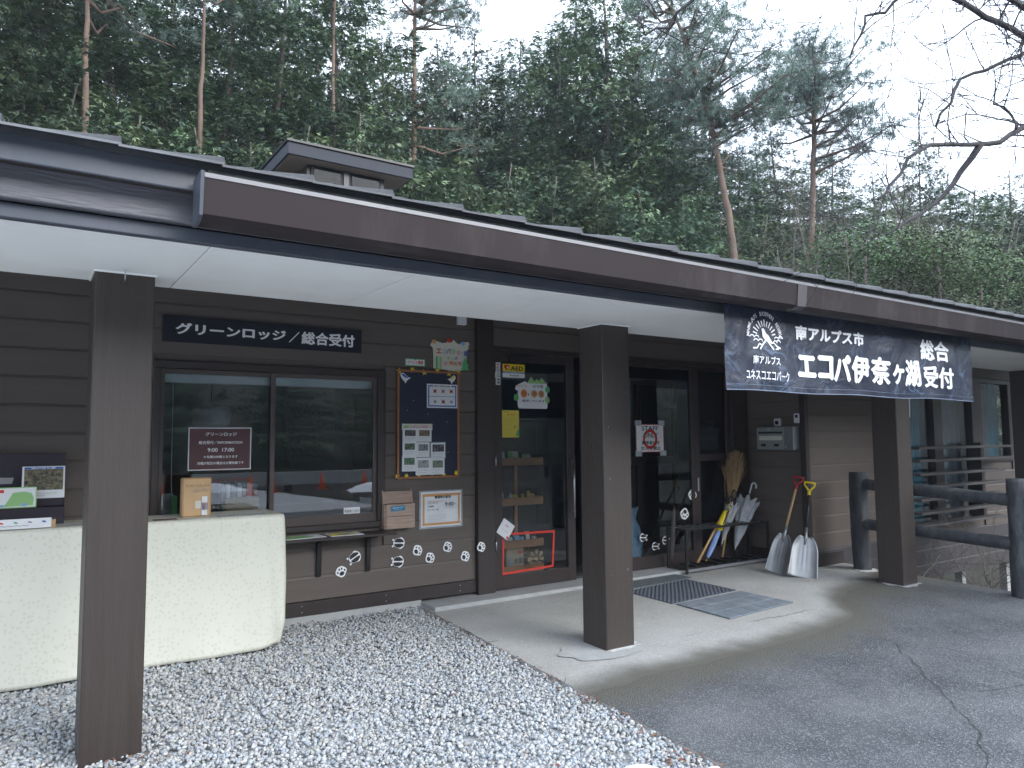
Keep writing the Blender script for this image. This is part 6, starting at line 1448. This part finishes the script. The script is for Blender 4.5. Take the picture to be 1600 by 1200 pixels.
seen = {}
def uniq(l, px):
    seen[l] = seen.get(l, 0) + 1
    return l if seen[l] == 1 else l + [' ', ' to its right', ' further right', ' furthest right', ' at the very right', ' last of all', ' beyond it'][min(seen[l] - 1, 6)]
for px, top_, D, k, w in FRONT: conifer(px, top_ - (45 if px < 580 else 0), D, k, uniq(label_row(k, px, 'in the front row'), px), w=w * 1.22)
for px, top_, D, k in BACK: conifer(px, top_ - (60 if px < 560 else 0), D, k, uniq(label_row(k, px, 'in the far row'), px), w=1.55)
FAR = [(x, 150 + (x * 7 % 60) + max(0, (x - 1000) * .25), 47, (x // 60) % 3) for x in range(-60, 1800, 62)]
for px, top_, D, k in FAR: conifer(px, top_, D, k, uniq('far evergreen ' + where(px), px), 'far evergreens higher on the slope', w=1.7)
for px, top_, D in LOW: conifer(px, top_, D, 4, uniq('short bushy evergreen ' + where(px), px), 'young evergreens just above the roof edge', w=1.15)

# red pines with tall bare trunks
def pine(px_pts, D, crown, label, r0=.19, seed=1):
    """px_pts: trunk line in the picture from low to high at distance D; crown: list of (x offset, height offset, radius) clusters relative to points on the trunk"""
    rs = np.random.RandomState(seed); P = [atD(x, y, D) for x, y in px_pts]; P = [P[0] + (P[0] - P[1]).normalized() * .01] + P
    P[0] = Vector((P[1].x + (P[1].x - P[2].x) * .4, P[1].y, hill_z(P[1].x, P[1].y) - .2)); base = P[0]
    r = empty('red_pine', base, label, 'tree', 'red pines with bare trunks')
    Q = []
    for a, b in zip(P, P[1:]):
        for i in range(4): Q.append(a.lerp(b, i / 4) + Vector(rs.normal(0, .008, 3)))
    Q.append(P[-1]); MB().tube(Q, [r0 * .66 * (1 - .72 * i / len(Q)) for i in range(len(Q))], 9).build('trunk', M_BARK, r)
    lb = MB(); V, T = [], []
    right = Vector((math.cos(R(-YAW)), math.sin(R(-YAW)), 0)); fwd = Vector((math.sin(R(YAW)), math.cos(R(YAW)), 0))
    for (cx_, cy_, rad) in crown:
        c = atD(cx_, cy_, D) + fwd * rs.normal(0, 1.0)
        # limb from the nearest lower trunk point
        src = min((q for q in Q[6:]), key=lambda q: (q - c).length + max(0, q.z - c.z + .3) * 2)
        mid = src.lerp(c, .5) + Vector((0, 0, -.12)) + Vector(rs.normal(0, .08, 3)); lb.tube([src, src.lerp(mid, .5), mid, c], [.05, .04, .03, .012], 5, cap=False)
        ntw = int(6 + rad * 13)
        for i in range(ntw):
            d = rs.normal(size=3); d /= np.linalg.norm(d); e = np.array(c) + d * rad * rs.uniform(.45, 1.1) * np.array([1.35, 1.35, .36])
            if i % 3 == 0: lb.tube([c, Vector(np.array(c) * .5 + e * .5 + np.array([0, 0, -.04])), Vector(e)], [.014, .009, .005], 3, cap=False)
            tone = rs.uniform(.6, 1.35)
            for j in range(4):
                e2 = e + rs.normal(0, .085, 3); m = 16
                dd = rs.normal(size=(m, 3)) + np.array([0, 0, .75]); dd /= np.linalg.norm(dd, axis=1)[:, None]; ww = np.cross(dd, rs.normal(size=(m, 3))); ww /= np.linalg.norm(ww, axis=1)[:, None]
                L = rs.uniform(.09, .17, (m, 1)); st = e2 + rs.normal(0, .03, (m, 3)); V.append(np.stack([st - ww * .008, st + ww * .008, st + dd * L + ww * .004], 1).reshape(-1, 3)); T.append(np.full(m * 3, tone * rs.uniform(.85, 1.15)))
    V, T = np.vstack(V), np.concatenate(T); off = np.array(wloc(r))
    lb.build('limbs', M_BARK, r)['kind'] = 'stuff'
    cm = np_mesh('crown', V - off, np.arange(len(V)).reshape(-1, 3), np.stack([T, T, T * 1.05], 1)); link('crown', cm, M_NEEDLE, r)
def cloudpts(box_, n, seed, rr=(.45, .8)):
    rs = random.Random(seed); x0, y0, x1, y1 = box_; return [(rs.uniform(x0, x1), rs.uniform(y0, y1), rs.uniform(*rr)) for _ in range(n)]
cA = cloudpts((1055, 20, 1130, 90), 14, 1) + cloudpts((1030, 85, 1200, 160), 24, 2) + cloudpts((1080, 150, 1215, 200), 14, 3) + cloudpts((1110, 200, 1175, 240), 5, 5) + cloudpts((1030, 90, 1075, 160), 7, 6) + cloudpts((1000, -10, 1100, 20), 8, 7)
pine([(1147, 400), (1138, 330), (1124, 260), (1112, 200), (1094, 130), (1075, 85), (1060, 35), (1050, 10)], 21, cA, 'tall leaning red pine whose curved trunk rises above the middle of the roof', .17, 4)
cB = cloudpts((1245, 68, 1300, 105), 10, 11) + cloudpts((1222, 105, 1330, 150), 20, 12) + cloudpts((1215, 150, 1350, 175), 9, 13, (.35, .6)) + cloudpts((1215, 185, 1265, 205), 4, 14, (.35, .55)) + cloudpts((1280, 175, 1345, 250), 10, 15, (.35, .55)) + cloudpts((1345, 215, 1380, 235), 3, 16, (.3, .45))
pine([(1266, 425), (1269, 340), (1271, 250), (1273, 170), (1276, 120), (1272, 85)], 24, cB, 'straight red pine with a domed crown standing right of the leaning pine', .18, 5)
cC = cloudpts((600, -40, 740, 20), 14, 21) + cloudpts((660, 5, 735, 30), 5, 22, (.3, .5)) + cloudpts((700, 130, 740, 220), 6, 23, (.35, .6))
pine([(645, 305), (646, 200), (648, 90), (649, 0), (650, -120)], 20, cC, 'straight bare trunked red pine just right of the roof lantern', .15, 6)
cD = cloudpts((60, -90, 260, -10), 14, 31)
pine([(132, 260), (134, 120), (137, 0), (139, -120)], 14.0, cD, 'reddish pine trunk among the evergreens at the upper left', .11, 7)
pine([(312, 250), (314, 140), (318, 50), (322, -60)], 15.5, cloudpts((250, -90, 400, -20), 10, 41), 'second reddish pine trunk among the evergreens, left of the lantern', .10, 8)
pine([(522, 210), (520, 120), (523, 0), (525, -90)], 17.5, cloudpts((480, -90, 560, -20), 8, 51), 'slender pine trunk in the evergreens behind the roof lantern', .09, 9)

# ---- bare winter tree reaching in from the right, in front of the eaves
def bare_tree(name, label, trunk_pts, trunk_r, limbs, seed, m, twig=.004, levels=3, nside=7, spread=.75, group=None):
    rs = random.Random(seed); r = empty(name, trunk_pts[0], label, 'tree' if trunk_r > .03 else 'shrub', group)
    MB().tube(trunk_pts, [trunk_r * (1 - .5 * i / (len(trunk_pts) - 1)) for i in range(len(trunk_pts))], 10).build('trunk', m, r)
    tw = MB()
    def grow(p, d, L, rad, lev):
        n = max(3, int(L / .07)); pts = [p]; q = p.copy(); dd = d.copy()
        for i in range(n):
            dd = (dd + Vector((rs.gauss(0, .17), rs.gauss(0, .17), rs.gauss(.02, .17)))).normalized(); q = q + dd * L / n; pts.append(q.copy())
            if lev > 0 and rs.random() < .46:
                s_ = Vector((rs.gauss(0, 1), rs.gauss(0, 1), rs.gauss(.2, 1))).normalized(); grow(q.copy(), (dd * .6 + s_ * .75).normalized(), L * rs.uniform(.28, .55), rad * .62, lev - 1)
        tw.tube(pts, [max(.0019, rad * (1 - .8 * i / n)) for i in range(n + 1)], 3 if rad < .01 else 5, cap=False)
    for pts, r0, r1 in limbs:
        P = []
        for a, b in zip(pts, pts[1:]):
            k = max(2, int((b - a).length / .12))
            for i in range(k): P.append(a.lerp(b, i / k) + Vector((rs.gauss(0, .008), rs.gauss(0, .008), rs.gauss(0, .008))))
        P.append(pts[-1]); nP = len(P); MB().tube(P, [r0 + (r1 - r0) * (i / nP) ** .8 for i in range(nP)], 8).build('limb', m, r)
        for i, p in enumerate(P):
            if i > 2 and rs.random() < .8:
                d = (P[i] - P[i - 1]).normalized(); s_ = Vector((rs.gauss(0, 1), rs.gauss(0, 1), rs.gauss(.35, 1))).normalized()
                grow(p.copy(), (d * .5 + s_ * spread).normalized(), rs.uniform(.3, 1.0), max(.0045, (r0 + (r1 - r0) * i / nP) * .34), levels - 1)
    o = tw.build('twigs', m, r); o['kind'] = 'stuff'; return r
def L(pts, Ys): return [atY(x, y, Y) for (x, y), Y in zip(pts, Ys)]
T0 = Vector((9.6, 1.4, -.2)); fork = Vector((9.3, 1.6, 3.0))
limbs = [([fork] + L([(1640, 60), (1600, 84), (1540, 108), (1500, 124), (1482, 160), (1462, 198)], [2.3, 2.3, 2.35, 2.4, 2.4, 2.45]), .044, .007),
         ([fork] + L([(1660, 190), (1600, 200), (1560, 222), (1530, 226), (1455, 226), (1418, 246), (1390, 292), (1372, 312)], [2.2, 2.2, 2.25, 2.3, 2.3, 2.35, 2.4, 2.4]), .050, .007),
         (L([(1530, 227), (1500, 268), (1475, 305), (1430, 342), (1385, 366)], [2.3, 2.4, 2.45, 2.5, 2.5]), .024, .005),
         (L([(1588, 200), (1580, 180), (1555, 160), (1555, 130)], [2.2, 2.25, 2.3, 2.3]), .010, .004),
         ([fork + Vector((0, 0, .7))] + L([(1500, -60), (1410, -10), (1385, 22), (1355, 26), (1345, 55), (1328, 90)], [2.2, 2.3, 2.35, 2.4, 2.4, 2.45]), .044, .005),
         ([fork + Vector((0, 0, .9))] + L([(1300, -110), (1150, -40), (1085, -8), (1058, 22), (1045, 42), (1008, 55)], [2.2, 2.4, 2.5, 2.55, 2.6, 2.6]), .040, .005)]
bare_tree('bare_tree', 'leafless dark branched tree reaching in from the right above the eaves', [T0, T0.lerp(fork, .5) + Vector((.08, 0, 0)), fork, fork + Vector((.0, .1, 1.0))], .16, limbs, 5, M_BARK3)
# pale bare shrubs among the evergreens on the right
for i, (px, py0, py1, D, lab) in enumerate(((1330, 440, 300, 20, 'tangled grey leafless shrub above the banner end of the roof'), (1400, 460, 320, 21, 'grey leafless shrub in the middle of the bare thicket at right'), (1480, 480, 330, 22, 'pale leafless shrub below the big bare limb at right'), (1235, 430, 330, 19, 'sparse leafless shrub at the foot of the straight red pine'))):
    b = atD(px, py0, D); b.z = hill_z(b.x, b.y); rs = random.Random(i); top_ = atD(px, py1, D); li = []
    for k in range(7):
        e = top_ + Vector((rs.gauss(0, 1.1), rs.gauss(0, .8), rs.gauss(-.3, .6))); li.append(([b + Vector((0, 0, .6)), b.lerp(e, .5) + Vector((rs.gauss(0, .3), rs.gauss(0, .3), 0)), e], .035, .008))
    bare_tree('bare_shrub', lab, [b, b + Vector((0, 0, .7))], .025, li, 20 + i, mat('pale_twigs', (.17, .15, .13), .85, .2, 9) if i == 0 else bpy.data.materials['pale_twigs'], levels=3, group='bare shrubs on the slope')
for i, (x, y) in enumerate(((9.9, 4.9), (10.9, 4.6), (9.2, 4.2))):
    b = Vector((x, y, -1.2)); rs = random.Random(50 + i); li = [([b + Vector((0, 0, .2)), b + Vector((rs.gauss(0, .2), rs.gauss(0, .2), .8)), b + Vector((rs.gauss(0, .35), rs.gauss(0, .3), 1.15))], .012, .004) for k in range(3)]
    bare_tree('bare_shrub', ['leafless sapling under the side wall behind the fence', 'leafless sapling near the foundation posts at far right', 'leafless sapling close to the near fence rail'][i], [b, b + Vector((0, 0, .25))], .016, li, 60 + i, bpy.data.materials['pale_twigs'], levels=2, group='saplings below the fence')
# light green low bushes over the roof edge at right
def bush_mesh(seed, n=2600):
    rs = np.random.RandomState(seed); d = rs.normal(size=(n, 3)); d /= np.linalg.norm(d, axis=1)[:, None]; rr = rs.uniform(.45, 1, (n, 1)) ** .5
    c = d * rr * np.array([1.3, 1.3, .9]) * (1 + .25 * np.sin(d[:, :1] * 5 + seed) * np.cos(d[:, 1:2] * 6)); a = rs.normal(size=(n, 3)); a /= np.linalg.norm(a, axis=1)[:, None]; b = np.cross(a, d); b /= np.linalg.norm(b, axis=1)[:, None] + 1e-9
    l, w = rs.uniform(.05, .10, (n, 1)), rs.uniform(.02, .035, (n, 1)); V = np.stack([c, c + a * l * .5 + b * w, c + a * l, c + a * l * .5 - b * w], 1).reshape(-1, 3)
    T = np.repeat(rs.uniform(.5, 1.5, n) * (.7 + .4 * rr[:, 0]), 4); me = np_mesh('crown', V, np.arange(n * 4).reshape(-1, 4), np.stack([T, T, T * .8], 1)); me.materials.append(M_BUSH); return me
bmz = [bush_mesh(1), bush_mesh(2)]
for i, (px, py, D, lab) in enumerate(((1350, 400, 19, 'yellow green bush over the right part of the roof'), (1405, 405, 20, 'rounded light green bush in the middle of the low bushes at right'), (1465, 415, 20, 'light green bush behind the far right tiles'), (1530, 440, 21, 'darker low bush at the right edge of the thicket'))):
    p = atD(px, py, D); r = empty('bush', (p.x, p.y, hill_z(p.x, p.y)), lab, 'bush', 'low bushes behind the roof'); h = p.z - r.location.z
    o = put('crown', bmz[i % 2], r); o.location = (0, 0, h); o.scale = (1.1, 1.1, .8); 
    MB().tube([(p.x, p.y, r.location.z), (p.x + .05, p.y, r.location.z + h)], .04, 6).build('stem', M_BARK2, r)

# =================================================================== BEHIND THE VIEWER (shows only in the glass)
for i in range(38):
    x = -34 + 5.2 * i + (i * 37 % 5); y = -40 - (i * 53 % 9) + max(0, i - 22) * 2.4; conifer(0, 15 + (i * 29 % 6), 0, i % 3, ['tall evergreen', 'dark evergreen', 'broad evergreen'][i % 3] + ' across the car park behind the viewer, seen in the glass', 'evergreens across the car park', at=(x, y, -2.0), w=1.5)
for i in range(14):
    x, y = -9 + 1.9 * i + (i * 7 % 3) * .4, -15 - (i * 5 % 4) * 1.1; r = empty('traffic_cone', (x, y, gz(y)), 'orange traffic cone on the car park, mirrored in the office window', 'traffic cone', 'traffic cones on the car park')
    MB().tube([(x, y, gz(y) + z) for z in (.03, .3, .7)], [.15, .09, .03], 10).build('cone', M_CONE, r); MB().box(x - .2, x + .2, y - .2, y + .2, gz(y), gz(y) + .03).build('base', M_CONE, r)
for i in range(4):
    x, y = -8 + 7 * i, -17; single('site_barrier', M_CONE, MB().tube([(x, y, gz(y)), (x, y, gz(y) + .9), (x + 1.6, y, gz(y) + .9), (x + 1.6, y, gz(y))], .018, 6).tube([(x, y, gz(y) + .5), (x + 1.6, y, gz(y) + .5)], .018, 6), 'orange pipe barrier on the car park behind the viewer', 'barrier', 'pipe barriers on the car park')
single('ground_sheet', M_TARP, MB().box(-4, 3, -20, -18, gz(-19) + .02, gz(-19) + .1), 'blue tarpaulin lying on the car park behind the viewer', 'tarpaulin')
for i, (x0, y0, x1, y1) in enumerate(((-30, -9, 8, -9.3), (-30, -24, 8, -24.4), (-6, -12.2, 6, -12.35))): MB_ = MB().add([(x0, y0, gz(y0) + .006), (x1, y0, gz(y0) + .006), (x1, y1, gz(y1) + .006), (x0, y1, gz(y1) + .006)], [(0, 1, 2, 3)]); tag_s(MB_.build('road_marking', M_WHITE))
mb = MB().box(-30, 20, -28.5, -28, gz(-28) - .2, gz(-28) + .5); single('kerb_wall', M_CONC, mb, 'low concrete wall at the far side of the car park', 'wall')
for i, (x, y, s_) in enumerate(((6, -19, 1.3), (12, -15, 1.1), (-12, -22, 2))):
    vs, fs = [], []; n = 20
    for j in range(6):
        for k in range(n): t = 2 * math.pi * k / n; q = (j + .2) / 5.2; vs.append((x + s_ * q * math.cos(t) * 1.4 * (1 + .2 * math.sin(3 * t + i)), y + s_ * q * math.sin(t), gz(y) - .02 + s_ * .3 * (1 - q ** 2)))
    for j in range(5):
        for k in range(n): fs.append((j * n + k, j * n + (k + 1) % n, (j + 1) * n + (k + 1) % n, (j + 1) * n + k))
    fs.append(tuple(range(n))); single('snow_pile', M_SNOW, MB().add(vs, fs, True), 'cleared snow heaped on the car park behind the viewer', 'snow', 'snow piles on the car park')


# =================================================================== HAZE, ADDED TO LIFT THE DARKS AND VEIL THE TREES
hz = MB().box(-170, 340, -155, 118, -3.7, 64).build('haze', None)
hz['kind'] = 'stuff'
hm = bpy.data.materials.new('haze'); hm.use_nodes = True; hN, hL = hm.node_tree.nodes, hm.node_tree.links; hN.clear()
ho = hN.new('ShaderNodeOutputMaterial'); hv = hN.new('ShaderNodeVolumePrincipled'); hv.inputs['Color'].default_value = (.82, .88, 1, 1); hv.inputs['Density'].default_value = .0010; hv.inputs['Anisotropy'].default_value = .1
hL.new(hv.outputs['Volume'], ho.inputs['Volume']); hz.data.materials.clear(); hz.data.materials.append(hm)
